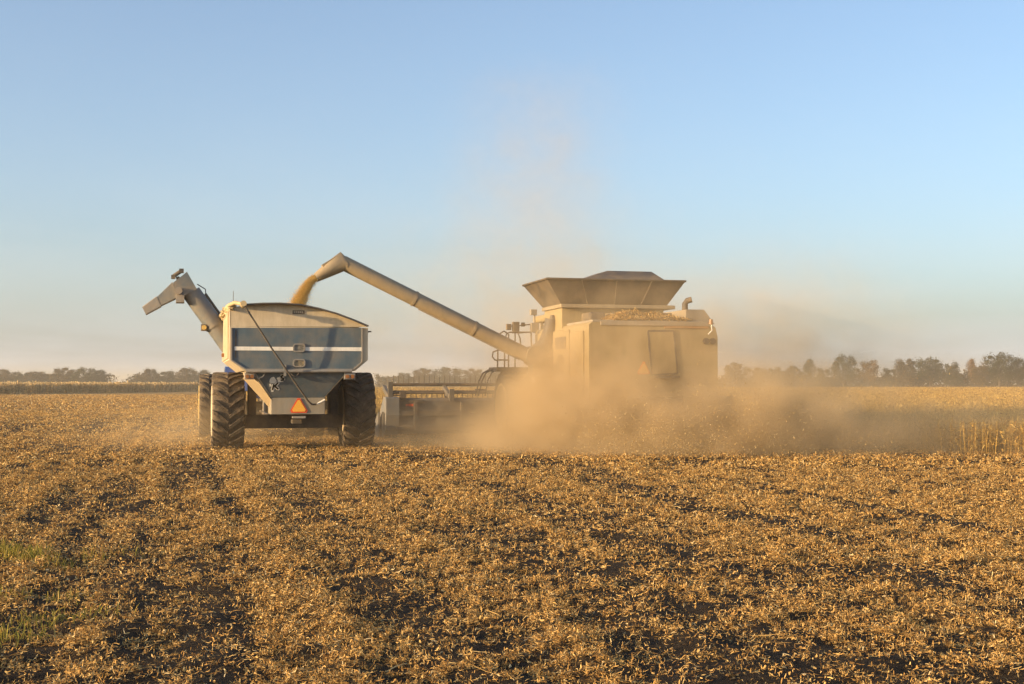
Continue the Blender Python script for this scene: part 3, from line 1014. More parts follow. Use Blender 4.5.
    MB().box(xl - 0.10, xl - 0.005, 1.1, 1.2, p.z - 0.05, p.z + 0.05).build("side_marker", M_AMBER, root, 0.01)
    p = P(369.5, 331)
    MB().bar((xr - 0.02, YB + 0.05, p.z), (xr + 0.09, YB + 0.05, p.z + 0.01), 0.035).build("rim_hook", M_DARK, root)
    # loose hydraulic hose by the left lamp
    MB().tube([P(254, 374, YB), P(258, 378, YB - .02), P(263, 376, YB - .02), P(265, 372.5, YB)], 0.014, 6).build("hose", M_GREY, root)
    # running gear
    ax0, ax1 = fr.y(246, 414.5, 0), fr.y(338, 428, 0)
    bm = MB().box(-1.62, 1.62, -0.22, 0.22, 0.55, 0.90)
    bm.box(-0.55, -0.33, -0.21, 4.6, 0.66, 0.88); bm.box(0.33, 0.55, -0.21, 4.6, 0.66, 0.88)
    bm.box(-1.15, -0.95, -0.30, 0.30, 0.90, 1.75); bm.box(0.95, 1.15, -0.30, 0.30, 0.90, 1.75)
    bm.bar((-0.44, 4.5, 0.77), (0, 6.0, 0.62), 0.18, 0.2); bm.bar((0.44, 4.5, 0.77), (0, 6.0, 0.62), 0.18, 0.2)
    bm.box(-0.12, 0.12, -1.40, -1.0, 0.70, 0.80)
    bm.build("axle_frame", M_DARK, root, 0.01)
    # short drain plate below the sump
    a = fr.y(299, 415, YS)
    MB().box(a.x - 0.16, a.x + 0.16, YS - 0.02, YS + 0.2, a.z - 0.06, a.z - 0.01).build("drain_plate", M_GREY, root)
    wx = 1.66
    wheel(root, -wx, 0, 1.0, 0.80, M_WHITERIM, 22)
    w2 = wheel(root, wx, 0, 1.0, 0.80, M_WHITERIM, 22)
    # unload auger at the front left corner
    YA = 1.9
    a_lo, a_hi = fr.y(232, 349, YA), fr.y(190, 290, YA)
    d = (a_hi - a_lo).normalized()
    au = MB().tube([a_lo, a_lo.lerp(a_hi, 0.97)], 0.255, 22)
    au.tube([a_lo.lerp(a_hi, 0.40), a_lo.lerp(a_hi, 0.43)], 0.275, 22)
    au.build("auger_tube", M_SLATE, root)
    rail = MB()
    sd = Vector((d.z, 0, -d.x))
    rail.tube([a_lo.lerp(a_hi, 0.1) + sd * 0.29, a_lo.lerp(a_hi, 0.85) + sd * 0.29], 0.035, 8)
    rail.tube([a_lo.lerp(a_hi, 0.83) + sd * 0.28, a_lo.lerp(a_hi, 0.90) + sd * 0.36, a_lo.lerp(a_hi, 1.02) + sd * 0.26], 0.014, 6)
    rail.build("hydraulic_line", M_DARK, root)
    Q = lambda px, py, c: fr.y(px, py, c)
    el_px = [(187.0, 271.0), (197.0, 288.5), (187.5, 293.5), (179, 297.5), (173.0, 282.0)]
    e0 = [Q(px, py, YA - 0.27) for px, py in el_px]
    MB().prism(e0, (0, 0.54, 0)).build("auger_elbow", M_SLATE, root, 0.02)
    # spout: square at the elbow, narrowing, then a rubber end
    s_a = (Q(172.5, 281.8, YA), Q(178.5, 297.0, YA)); s_b = (Q(157, 296.5, YA), Q(161, 305.5, YA)); s_c = (Q(142.3, 306.5, YA), Q(146.2, 314.3, YA))
    def ring(pr, wd):
        u, l = pr
        return [u + Vector((0, -wd, 0)), u + Vector((0, wd, 0)), l + Vector((0, wd, 0)), l + Vector((0, -wd, 0))]
    sp = MB().loft([ring(s_a, 0.26), ring(s_b, 0.19)]).build("spout", M_SLATE, root, 0.015)
    MB().loft([ring((s_b[0].lerp(s_b[1], -.08), s_b[1].lerp(s_b[0], -.08)), 0.20), ring(s_c, 0.17)]).build("spout_boot", M_GREY, sp, 0.02)
    kn = MB()
    kc = Q(178.5, 290, YA - 0.34)
    kn.tube([kc + Vector((0, -0.05, 0)), kc + Vector((0, 0.75, 0))], 0.10, 14)
    pv = Q(180.5, 296.5, YA - 0.30)
    kn.box(pv.x - 0.12, pv.x + 0.10, pv.y - 0.02, pv.y + 0.5, pv.z - 0.14, pv.z + 0.08)
    kn.build("elbow_hinge", M_GREY, root, 0.01)
    cy_ = MB()
    c0, c1, c2 = Q(173.5, 275.5, YA), Q(181.5, 270.0, YA), Q(177.5, 276, YA)
    cy_.tube([c0, c1], 0.055, 8); cy_.box(c1.x - 0.06, c1.x + 0.06, YA - 0.1, YA + 0.1, c1.z - 0.06, c1.z + 0.05)
    cy_.box(c0.x - 0.06, c0.x + 0.05, YA - 0.1, YA + 0.1, c0.z - 0.07, c0.z + 0.03)
    cy_.tube([c2, c2 + Vector((0.05, 0, -0.16))], 0.05, 8)
    cy_.build("spout_cylinder", M_DARK, root)
    l0 = Q(204, 326.5, YA - 0.1)
    lm = MB().box(l0.x - 0.08, l0.x + 0.08, l0.y - 0.10, l0.y + 0.10, l0.z - 0.10, l0.z + 0.08)
    lm.tube([l0 + Vector((0, 0, 0.06)), l0 + Vector((0.12, 0.05, 0.26))], 0.02, 6)
    wl = lm.build("work_lamp", M_DARK, root, 0.02)
    MB().tube([l0 + Vector((0, -0.13, -0.01)), l0 + Vector((0, -0.102, -0.01))], 0.065, 12).build("lens", M_YELLOW, wl)
    return root, fr, (xl, xr, YB, YF, zt)

def paint_pane(k):
    m, nt, b = new_mat("dusty_viewport_pane")
    n = noise_node(nt, 14, 4, stretch=(1, 1, 2))
    c = ramp(nt, n.outputs[0], [(0.35, (0.12, 0.11, 0.085)), (0.7, (0.34, 0.25, 0.12) if k > 355 else (0.24, 0.22, 0.18))])
    nt.links.new(c.outputs[0], b.inputs[0])
    b.inputs["Roughness"].default_value = 0.3
    return m
CART, CART_FR, CART_DIM = grain_cart()

# grain heaped in the cart
def grain_mat():
    m, nt, b = new_mat("grain")
    g = nt.nodes.new("ShaderNodeNewGeometry")
    r = ramp(nt, g.outputs["Random Per Island"], [(0, (0.52, 0.31, 0.06)), (0.6, (0.76, 0.51, 0.13)), (1, (0.86, 0.66, 0.26))])
    nt.links.new(r.outputs[0], b.inputs[0])
    b.inputs["Roughness"].default_value = 0.6
    return m
M_GRAIN = grain_mat()
def heap_mat():
    m, nt, b = new_mat("grain_heap")
    n = noise_node(nt, 60, 3)
    nt.links.new(ramp(nt, n.outputs[0], [(0.3, (0.30, 0.17, 0.04)), (0.7, (0.62, 0.40, 0.11))]).outputs[0], b.inputs[0])
    b.inputs["Roughness"].default_value = 0.85
    return m
def grain_heap():
    xl, xr, YB, YF, zt = CART_DIM
    nx, ny = 40, 60
    xs = np.linspace(xl + 0.07, xr - 0.03, nx); ys = np.linspace(YB + 0.07, YF - 0.07, ny)
    X, Y = np.meshgrid(xs, ys)
    r = np.hypot((X - 0.1) / 1.7, (Y + 0.1) / 4.0)
    Z = zt + 0.012 + 0.28 * np.clip(1 - r, 0, 1) + 0.02 * vnoise(X * 6, Y * 6, 71)
    V = np.stack([X.ravel(), Y.ravel(), Z.ravel()], 1)
    i = np.arange(nx - 1)[None, :] + np.arange(ny - 1)[:, None] * nx
    o = quads_object("grain_heap", V, np.stack([i, i + 1, i + nx + 1, i + nx], -1).reshape(-1, 4), heap_mat())
    o.matrix_world = CART_FR.M
    tag(o, "heap of golden soybeans filling the grain cart's open bin", "grain", kind="stuff")
grain_heap()

# ------------------------------------------------------------------ tractor ahead of the cart, mostly hidden
def tractor():
    loc = Vector((-5.73 - SH * 7.3, 34.0 + CH * 7.3, 0))
    root = empty("tractor", loc, HEAD)
    tag(root, "blue tractor with dual rear wheels, mostly hidden in front of the grain cart", "tractor")
    fr = Frame(loc, HEAD)
    for x in (-2.02, -1.22, 1.22, 2.02):
        wheel(root, x, 0, 0.99, 0.60, M_YELLOW, 22)
    for x in (-1.05, 1.05):
        wheel(root, x, 3.0, 0.76, 0.52, M_YELLOW, 20)
    b = MB()
    b.tube([(-2.0, 0, 0.99), (2.0, 0, 0.99)], 0.14, 12)
    b.box(-0.34, 0.34, -0.5, 3.3, 0.72, 1.25)
    b.box(-0.75, 0.75, 2.88, 3.12, 0.62, 0.86)
    b.box(-0.10, 0.10, -1.3, -0.3, 0.5, 0.62)
    b.build("chassis", M_DARK, root, 0.02)
    hd = MB().loft([[Vector((-0.46, 1.1, 1.25)), Vector((0.46, 1.1, 1.25)), Vector((0.46, 1.1, 1.98)), Vector((-0.46, 1.1, 1.98))],
                    [Vector((-0.42, 3.5, 1.2)), Vector((0.42, 3.5, 1.2)), Vector((0.40, 3.5, 1.75)), Vector((-0.40, 3.5, 1.75))]])
    hd.build("hood", M_TRACTOR, root, 0.06)
    cb = MB()
    for x, y in ((-0.72, -0.55), (0.72, -0.55), (-0.68, 1.0), (0.68, 1.0)):
        cb.bar((x, y, 1.25), (x * 0.94, y * 0.9, 2.75), 0.09)
    cb.box(-0.74, 0.74, -0.6, 1.05, 1.22, 1.32)
    c = cb.build("cab", M_TRACTOR, root, 0.01)
    MB().box(-0.66, 0.66, -0.5, 0.92, 1.325, 2.72).build("cab_window", M_GLASS, c, 0.03)
    MB().box(-0.82, 0.82, -0.7, 1.1, 2.76, 2.92).build("cab_roof", M_TRACTOR, c, 0.06)
    for s in (-1, 1):
        pts = [(s * 1.15, -0.95, 1.45), (s * 1.15, -0.75, 1.90), (s * 1.15, -0.35, 2.17), (s * 1.15, 0.25, 2.19), (s * 1.15, 0.75, 1.95)]
        f = MB()
        for a_, b_ in zip(pts, pts[1:]):
            f.bar(a_, b_, 0.78, 0.05, (0, 0, 1))
        f.build("fender", M_TRACTOR, root, 0.01)
    a = fr.y(233, 303, 0.2); e = fr.y(233.4, 291, 0.2)
    MB().tube([(a.x, 0.2, 2.9), (e.x, 0.2, e.z)], [0.016, 0.008], 6).build("antenna", M_DARK, root)
    MB().tube([(0.36, 1.5, 1.9), (0.36, 1.5, 2.75)], 0.05, 10).build("exhaust", M_DARK, root)
tractor()
# ------------------------------------------------------------------ combine harvester
def combine():
    root = empty("combine_harvester", CO, HEAD)
    tag(root, "large yellow combine harvester with flared grain tank, wrapped in its own dust", "combine harvester")
    fr = Frame(CO, HEAD)
    P = lambda px, py, c: fr.y(px, py, c)
    YR = -6.0
    # rear body shell
    tl, tr_ = P(589, 322, YR), P(717.5, 322, YR)
    xl, xr = tl.x, tr_.x
    zt = tl.z
    b = MB()
    b.prism([Vector((xl, YR, 0.95)), Vector((xl, YR, zt - 0.06)), Vector((xl + 0.08, YR, zt)), Vector((xr - 0.25, YR, zt)), Vector((xr - 0.06, YR, zt - 0.10)), Vector((xr, YR, zt - 0.35)), Vector((xr, YR, 0.95))], (0, 5.2, 0))
    b.build("body", M_COMB, root, 0.15)
    # low engine deck; the tank's rear wall rises behind it
    zl = P(618, 307.5, -3.5).z
    MB().box(xl + 0.12, xr - 0.35, YR + 0.12, YR + 2.4, zt + 0.002, zt + 0.07).build("engine_deck", M_COMBGREY, root, 0.02)
    hs = MB()
    for x in (xl + 0.5, xl + 1.15, xr - 1.5, xr - 1.0):
        hs.box(x, x + 0.42, YR + 1.5, YR + 2.3, zt + 0.072, zt + 0.34)
    hs.build("engine_cover", M_DARK, root, 0.04)
    # rear trim: top moulding, orange strip
    a, c = P(600, 325.2, YR), P(712, 322.4, YR)
    MB().box(a.x, c.x, YR - 0.05, YR - 0.003, a.z, c.z).build("top_moulding", M_COMBGREY, root, 0.01)
    a, c = P(664, 328.2, YR), P(708, 325.8, YR)
    MB().box(a.x, c.x, YR - 0.035, YR - 0.003, a.z, c.z).build("trim_strip", M_STRIP, root, 0.005)
    # access door, its dark seam and handle step
    dp = [(647.8, 331.0), (673.2, 331.0), (677.2, 373.5), (651.2, 375.0)]
    q = [P(*k, YR) for k in dp]
    MB().prism([Vector((p.x, YR - 0.03, p.z)) for p in q], (0, 0.027, 0)).build("access_door", M_COMB, root, 0.01)
    sm = MB()
    for i, (p, r) in enumerate(zip(q, q[1:] + q[:1])):
        sm.bar((p.x, YR - 0.022, p.z), (r.x, YR - 0.022, r.z), 0.045, 0.03, (0, 1, 0))
    sm.build("door_seam", M_DARK, root)
    a, c = P(654, 378.2, YR - 0.1), P(678, 375.8, YR - 0.1)
    MB().box(a.x, c.x, YR - 0.25, YR - 0.003, a.z, c.z).build("rear_step", M_DARK, root)
    # tail lamps on the right shoulder
    for px in (705.8, 712.4):
        p = P(px, 341.2, YR)
        MB().tube([(p.x, YR - 0.06, p.z), (p.x, YR - 0.004, p.z)], [0.075, 0.085], 16).build("tail_lamp", M_SMOKED, root)
    p = P(709.5, 323.5, YR); p2 = P(709, 334.5, YR)
    mk = MB().tube([(p.x, YR - 0.10, p.z - 0.02), (p.x, YR - 0.10, p.z + 0.10)], [0.06, 0.05], 12)
    mk.build("beacon", M_AMBER, root)
    MB().tube([(p.x + 0.02, YR - 0.08, p.z - 0.03), (p.x + 0.03, YR - 0.10, p2.z + 0.1), (p2.x - 0.05, YR - 0.07, p2.z)], 0.018, 6).build("lamp_cable", M_MARKW, root)
    warning_triangle(root, fr, (0, YR, 0), (0, -1, 0), (643.6, 361.5), (637.6, 373.5), (649.4, 373.5), (M_ORANGE, M_FADED))
    # left flank: panels on the sunlit side
    xs = xl - 0.002
    for y0, y1, z0_, z1_ in ((YR + 0.4, YR + 1.6, 1.35, zt - 0.2), (YR + 1.68, YR + 3.2, 1.35, zt - 0.12), (YR + 3.28, YR + 5.05, 1.55, zt - 0.12)):
        MB().box(xs - 0.04, xs, y0, y1, z0_, z1_).build("side_panel", M_COMB, root, 0.02)
    MB().box(xs - 0.055, xs - 0.041, YR + 1.9, YR + 2.9, zt - 0.62, zt - 0.30).build("vent_grille", M_DARK, root)
    # grain tank: lower box, ledge, flared extension, peaked cover
    zb = P(618, 304.8, -3.6).z
    bl, br = P(561, 305, -3.6), P(667, 305, -3.6)
    YT0, YT1 = -3.6, -1.75
    tk = MB()
    tk.box(bl.x + 0.05, br.x - 0.05, YT0 + 0.12, YT1, zt - 0.8, zb - 0.10)
    tk.build("grain_tank", M_COMB, root, 0.02)
    MB().box(bl.x - 0.02, br.x + 0.22, YT0 - 0.06, YT1 + 0.05, zb - 0.098, zb).build("tank_ledge", M_AUGER, root, 0.015)
    ul, ur = P(547, 279.6, YT0 - 0.35), P(685.5, 280.2, YT0 - 0.35)
    zu = (ul.z + ur.z) / 2
    lowr = [Vector((bl.x, YT0, zb + .002)), Vector((br.x, YT0, zb + .002)), Vector((br.x, YT1, zb + .002)), Vector((bl.x, YT1, zb + .002))]
    upr = [Vector((ul.x, YT0 - 0.35, zu)), Vector((ur.x, YT0 - 0.35, zu)), Vector((ur.x, YT1 + 0.35, zu)), Vector((ul.x, YT1 + 0.35, zu))]
    th = 0.05
    upi = [p + Vector((th if p.x < 0 else -th, th if p.y < -2 else -th, 0)) for p in upr]
    lowi = [p + Vector((th if p.x < 0 else -th, th if p.y < -2 else -th, 0.01)) for p in lowr]
    fl = MB().loft([lowr, upr, upi, lowi], caps=False)
    fl.add(lowi, [(0, 1, 2, 3)])
    fl.build("tank_extension", M_EXT, root)
    lip = MB()
    for p, r in zip(upr, upr[1:] + upr[:1]):
        lip.tube([p, r], 0.03, 8)
    lip.build("tank_rim", M_EXT, root)
    for f in (0.25, 0.5, 0.75):
        rib = MB()
        rib.bar(lowr[0].lerp(lowr[1], f) + Vector((0, -0.02, 0)), upr[0].lerp(upr[1], f) + Vector((0, -0.02, -0.03)), 0.03, 0.03, (0, 1, 0))
        rib.build("extension_rib", M_EXT, root)
    yc = -2.2
    cv = [P(578, 280, YT0), P(602, 272.2, yc), P(646, 272.2, yc), P(668, 280, YT0)]
    c0 = [Vector((cv[0].x, YT0 - 0.1, zu - 0.02)), Vector((cv[3].x, YT0 - 0.1, zu - 0.02)), Vector((cv[3].x, YT1, zu - 0.02)), Vector((cv[0].x, YT1, zu - 0.02))]
    c1 = [Vector((cv[1].x, yc - 0.5, cv[1].z)), Vector((cv[2].x, yc - 0.5, cv[1].z)), Vector((cv[2].x, yc + 0.5, cv[1].z)), Vector((cv[1].x, yc + 0.5, cv[1].z))]
    MB().loft([c0, c1]).build("tank_cover", M_DARK, root, 0.03)
    a = P(640, 283.0, YT0 - 0.3)
    # exhaust at the right rear and roof slope behind it
    p = P(685, 322, -4.2); p2 = P(685, 304.5, -4.2)
    ex = MB().tube([(p.x, -4.2, p.z - 0.3), (p.x, -4.2, p2.z + 0.02), (p.x + 0.05, -4.25, p2.z + 0.10), (p.x + 0.16, -4.3, p2.z + 0.13)], [0.085, 0.08, 0.085, 0.08], 12)
    ex.build("exhaust", M_DARK, root)
    q0, q1 = P(691, 311.5, -4.6), P(714.5, 320.5, -5.2)
    MB().prism([Vector((q0.x, -5.5, q0.z)), Vector((q1.x - 0.12, -5.5, zt + .003)), Vector((q0.x - 0.5, -5.5, zt + .003)), Vector((q0.x - 0.5, -5.5, q0.z))], (0, 3.4, 0)).build("cooling_hood", M_COMBGREY, root, 0.02)
    # straw residue heaped on the engine deck
    # chopper and spreader under the rear
    MB().box(xl + 0.5, xr - 0.5, YR - 0.35, YR + 0.5, 0.75, 1.35).build("straw_chopper", M_DARK, root, 0.05)
    # front cab, feeder house
    cb = MB()
    for x, y in ((-0.9, 0.15), (0.9, 0.15), (-0.85, 1.75), (0.85, 1.75)):
        cb.bar((x, y, 1.95), (x, y * 0.97, 3.55), 0.10)
    cb.box(-0.95, 0.95, 0.05, 1.85, 1.85, 1.97)
    c = cb.build("cab", M_COMBGREY, root, 0.01)
    MB().box(-0.86, 0.86, 0.22, 1.72, 1.975, 3.5).build("cab_window", M_GLASS, c, 0.05)
    MB().box(-1.05, 1.05, -0.1, 2.05, 3.56, 3.78).build("cab_roof", M_COMB, c, 0.08)
    fh = MB().loft([[Vector((-0.75, 0.3, 1.2)), Vector((0.75, 0.3, 1.2)), Vector((0.75, 0.3, 1.9)), Vector((-0.75, 0.3, 1.9))],
                    [Vector((-0.75, 2.2, 0.45)), Vector((0.75, 2.2, 0.45)), Vector((0.75, 2.2, 1.15)), Vector((-0.75, 2.2, 1.15))]])
    fh.build("feeder_house", M_COMB, root, 0.02)
    ch = MB().box(-0.5, 0.5, -5.6, 0.6, 0.85, 1.25)
    ch.tube([(-2.2, 0, 1.02), (2.2, 0, 1.02)], 0.17, 12)
    ch.tube([(-1.3, -4.6, 0.72), (1.3, -4.6, 0.72)], 0.12, 12)
    ch.build("chassis", M_DARK, root, 0.02)
    for x in (-2.15, 2.15):
        wheel(root, x, 0, 1.02, 0.82, M_YELLOW, 22)
    for x in (-1.35, 1.35):
        wheel(root, x, -4.6, 0.72, 0.5, M_YELLOW, 18)
    # platform, ladder and handrails on the left of the cab
    YP = 0.4
    a, c = P(493, 371.5, YP), P(560, 367.5, YP)
    MB().box(a.x, c.x, YP - 0.45, YP + 0.55, a.z, c.z).build("platform", M_DARK, root)
    box_ = P(503, 375, YP); bx2 = P(525, 372, YP)
    hr = MB()
    def rail(pts, c, r=0.022):
        hr.tube([P(px, py, c) for px, py in pts], r, 7)
    rail([(497.5, 368), (498, 340), (500, 333.5), (504, 331.2), (507, 333)], YP - 0.42)
    rail([(504.5, 368), (504.6, 340), (506.5, 334), (510, 332.2), (531, 332.2)], YP - 0.42)
    rail([(508.5, 368), (508.6, 334)], YP - 0.42)
    rail([(515, 368), (515, 333)], YP - 0.42)
    rail([(521.5, 352), (520, 338), (518, 333.4), (522, 332.6), (531, 332.4), (531.5, 350)], YP - 0.42)
    rail([(498, 350), (508.5, 350)], YP - 0.42)
    rail([(498.3, 360), (508.5, 360)], YP - 0.42)
    rail([(498, 350), (493, 352), (492.3, 357), (495, 360), (498, 360.4)], YP - 0.42)
    hr.build("handrail", M_DARK, root)
    mr = MB()
    p = P(515.5, 328, YP)
    mr.tube([P(508, 326.5, YP), P(530, 324.5, YP)], 0.022, 6)
    mr.box(p.x - 0.10, p.x + 0.10, YP - 0.1, YP + 0.06, p.z - 0.16, p.z + 0.18)
    p = P(508.5, 327, YP)
    mr.box(p.x - 0.07, p.x + 0.07, YP - 0.08, YP + 0.05, p.z - 0.09, p.z + 0.09)
    p = P(523, 324.5, YP); mr.box(p.x - 0.05, p.x + 0.05, YP - 0.06, YP + 0.05, p.z - 0.06, p.z + 0.06)
    mr.build("mirror", M_DARK, root, 0.02)
    ps = MB()
    ps.tube([P(534.5, 333, YP), P(534.5, 312, YP)], 0.03, 8)
    p = P(533.5, 312.5, YP); ps.box(p.x - 0.10, p.x + 0.09, YP - 0.08, YP + 0.08, p.z - 0.08, p.z + 0.09)
    p = P(535, 327, YP); ps.box(p.x - 0.14, p.x + 0.10, YP - 0.10, YP + 0.06, p.z - 0.16, p.z + 0.12)
    ps.build("cab_lamp_post", M_COMBGREY, root, 0.01)
    ld = MB()
    YL = 0.7
    la = [P(493, 369, YL - 0.2), P(486, 373, YL - 0.25), P(482, 381, YL - 0.3), P(478.5, 396, YL - 0.35)]
    ld.tube(la, 0.022, 7)
    lb = [p + Vector((0.02, 0.5, 0)) for p in la]
    ld.tube(lb, 0.022, 7)
    lc = [P(499, 369, YL - 0.2), P(492, 372.5, YL - 0.25), P(488, 380, YL - 0.3), P(485, 396, YL - 0.35)]
    MB().tube(lc, 0.018, 6).build("ladder_grab_rail", M_DARK, root)
    for z in (0.45, 0.80, 1.15, 1.5):
        f = (la[3].z - z) / max(1e-3, la[3].z - la[2].z)
        p = la[3] + (la[2] - la[3]) * ((z - la[3].z) / (la[2].z - la[3].z))
        ld.box(p.x - 0.04, p.x + 0.16, p.y - 0.06, p.y + 0.56, z - 0.015, z + 0.015)
    ld.build("ladder", M_DARK, root)
    # unload auger: swing mount, elbow, tube, spout
    ya = -2.6
    t0, t1 = P(528.5, 356.0, ya), P(342.5, 262.5, ya)
    au = MB().tube([t0, t1], 0.196, 22)
    jn = t0.lerp(t1, 0.50)
    for f in (0.30, 0.62):
        au.tube([t0.lerp(t1, f - 0.006), t0.lerp(t1, f + 0.006)], 0.212, 22)
    au.build("auger_tube", M_AUGER, root)
    st = MB().tube([t0.lerp(t1, .05) + Vector((0, -0.02, -0.215)), t0.lerp(t1, 0.60) + Vector((0, -0.02, -0.215))], 0.03, 8)
    st.box(0, 0, 0, 0, 0, 0) if False else None
    st.build("hydraulic_line", M_COMBGREY, root)
    el = MB().tube([P(552, 320, ya - 0.1), P(549.5, 330, ya - 0.1), P(545, 344, ya - 0.05), P(538, 353, ya), P(528, 357.5, ya)], [0.19, 0.17, 0.20, 0.27, 0.25], 16)
    p = P(534, 356, ya)
    el.tube([p + Vector((0, -0.32, 0)), p + Vector((0, 0.32, 0))], 0.28, 18)
    p = P(543, 366, ya)
    el.box(p.x - 0.35, p.x + 0.5, ya - 0.25, ya + 0.3, p.z - 0.30, p.z + 0.25)
    q = P(551, 321, ya - 0.1)
    el.tube([q, q + Vector((0.5, 0, 0.0))], 0.17, 12)
    el.build("auger_elbow", M_DARK, root, 0.01)
    # spout: hooded, narrowing to the mouth
    sp_u = [(347.0, 258.0), (340.2, 251.8), (326.5, 262.0), (314.2, 273.3)]
    sp_l = [(346.8, 271.6), (344.8, 271.2), (330.5, 277.0), (317.6, 282.0)]
    rings = []
    for (ux, uy), (lx, ly), wd in zip(sp_u, sp_l, (0.215, 0.22, 0.20, 0.14)):
        u, l = P(ux, uy, ya), P(lx, ly, ya)
        c_ = (u + l) / 2; e = (u - l) / 2
        rings.append([c_ + e * math.sin(2 * math.pi * k / 14) + Vector((0, wd * math.cos(2 * math.pi * k / 14), 0)) for k in range(14)])
    MB().loft(rings, smooth=True).build("spout", M_AUGER, root)
    h = [P(336, 256.2, ya), P(321.5, 265.0, ya), P(323, 268.0, ya), P(336.5, 259.5, ya)]
    MB().prism([p + Vector((0, -0.12, 0)) for p in h], (0, 0.24, 0)).build("spout_hood", M_AUGER, root, 0.01)

    # ---------------- header
    hd = empty("header", (0, 0, 0), 0, root)
    YH = 2.2
    zt_h, zb_h = P(400, 398, YH).z, 0.18
    x0 = P(386, 398, YH).x; x1 = -x0
    bs = MB()
    # back sheet: profile leaning forward, floor to the knife
    prof = [(YH, zb_h + 0.08), (YH + 0.02, zt_h - 0.08), (YH + 0.10, zt_h), (YH + 0.22, zt_h), (YH + 0.30, zt_h - 0.12), (YH + 0.55, 0.40), (YH + 1.6, 0.14), (YH + 1.6, 0.09), (YH + 0.3, zb_h)]
    bs.prism([Vector((x0, y, z)) for y, z in prof], (x1 - x0, 0, 0))
    bs.build("back_sheet", M_HEADER, hd, 0.008)
    fr2 = MB()
    for z in (0.32, 0.78):
        fr2.box(x0 + 0.3, x1 - 0.3, YH - 0.10, YH - 0.003, z - 0.07, z + 0.07)
    for x in np.arange(x0 + 0.9, x1 - 0.5, 1.45):
        fr2.box(x - 0.05, x + 0.05, YH - 0.13, YH - 0.004, zb_h + 0.05, zt_h - 0.12)
    fr2.build("frame_beam", M_DARK, hd, 0.006)
    a, c = P(395, 402.5, YH), P(424, 399.8, YH)
    MB().box(a.x, c.x, YH - 0.05, YH - 0.003, a.z, c.z).build("trim_rail", M_DARK, hd)
    a, c = P(397, 409, YH), P(416.5, 402.8, YH)
    bd = MB().box(a.x, c.x, YH - 0.03, YH - 0.003, a.z, c.z).build("decal_board", M_DARK, hd)
    a, c = P(405.5, 406.2, YH), P(413.5, 404.0, YH)
    om = MB()
    n = 5
    for i in range(n):
        xx = a.x + (c.x - a.x) * i / n
        om.box(xx, xx + (c.x - a.x) / n * 0.78, YH - 0.037, YH - 0.031, a.z, c.z)
    om.build("decal_letters", M_REDORANGE, bd)
    # left end plate with its foot, right the same
    def end_plate(s):
        e = MB()
        prof2 = [(YH - 0.12, 0.72), (YH - 0.12, zt_h + 0.02), (YH + 0.45, zt_h + 0.04), (YH + 1.3, 0.75), (YH + 2.3, 0.22), (YH + 1.9, 0.12), (YH + 0.2, 0.12), (YH + 0.0, 0.35)]
        xa = x0 - 0.01 if s < 0 else x1 + 0.01
        wd = 0.40
        xa = xa if s < 0 else xa - wd
        e.prism([Vector((xa, y, z)) for y, z in prof2], (wd, 0, 0))
        return e.build("end_plate", M_ENDPLATE, hd, 0.03)
    end_plate(-1); end_plate(1)
    # pale gauge wheels and divider at the left tip
    dv = MB()
    for px in (377.0, 380.8):
        p = P(px, 426, YH + 0.6)
        dv.loft([[Vector((p.x - 0.03, YH + 0.2, 0.05)), Vector((p.x + 0.03, YH + 0.2, 0.05)), Vector((p.x + 0.03, YH + 0.15, 0.82)), Vector((p.x - 0.03, YH + 0.15, 0.82))],
                 [Vector((p.x - 0.02, YH + 1.3, 0.05)), Vector((p.x + 0.02, YH + 1.3, 0.05)), Vector((p.x + 0.02, YH + 1.1, 0.45)), Vector((p.x - 0.02, YH + 1.1, 0.45))]])
    a = P(377, 428, YH + 0.3); c = P(386, 424, YH + 0.3)
    dv.box(a.x, c.x, YH + 0.3, YH + 0.4, a.z - .03, a.z + 0.05)
    dv.build("crop_divider", M_ENDPLATE, hd, 0.01)
    # lamp and hydraulic box on the top edge
    p = P(403, 394.5, YH)
    lp = MB().box(p.x - 0.09, p.x + 0.09, YH - 0.02, YH + 0.14, zt_h + 0.002, p.z + 0.10)
    lp.tube([P(392, 395.2, YH), P(403, 395.2, YH)], 0.02, 6)
    lp.build("header_lamp", M_DARK, hd, 0.02)
    # reel: two arms, tube, four bats with spring tines
    YRL = YH + 1.25
    rz = P(440, 387.5, YRL).z
    rx0, rx1 = P(391.5, 386, YRL).x, 5.5
    for px, top in ((389.8, 381), (451, 388)):
        ra = MB()
        p0_, p1_ = P(px, 398.5, YH + 0.1), P(px, top, YRL)
        ra.bar((p0_.x, YH + 0.1, zt_h), (p0_.x, YRL, rz), 0.10, 0.16)
        ra.bar((p0_.x, YH - 0.02, zt_h - 0.1), (p0_.x, YH - 0.02, P(px, top + 1, YH).z), 0.14, 0.08, (0, 1, 0))
        ra.box(p0_.x - 0.07, p0_.x + 0.07, YH - 0.04, YH + 0.2, zt_h - 0.05, zt_h + 0.08)
        ra.build("reel_arm", M_HEADER, hd)
    ro = empty("reel", (0, 0, 0), 0, hd)
    rl = MB()
    ax_z = rz - 0.42
    rl.tube([(rx0, YRL, ax_z), (-rx0, YRL, ax_z)], 0.09, 12)
    bats = []
    for k in range(6):
        an = R(90 + 60 * k)
        bats.append((YRL + 0.50 * math.cos(an) * 0.9, ax_z + 0.50 * math.sin(an)))
    for by, bz in bats:
        rl.tube([(rx0, by, bz), (-rx0, by, bz)], 0.03, 8)
    for x in np.linspace(rx0, -rx0, 7):
        for by, bz in bats:
            rl.bar((x, YRL, ax_z), (x, by, bz), 0.04, 0.03)
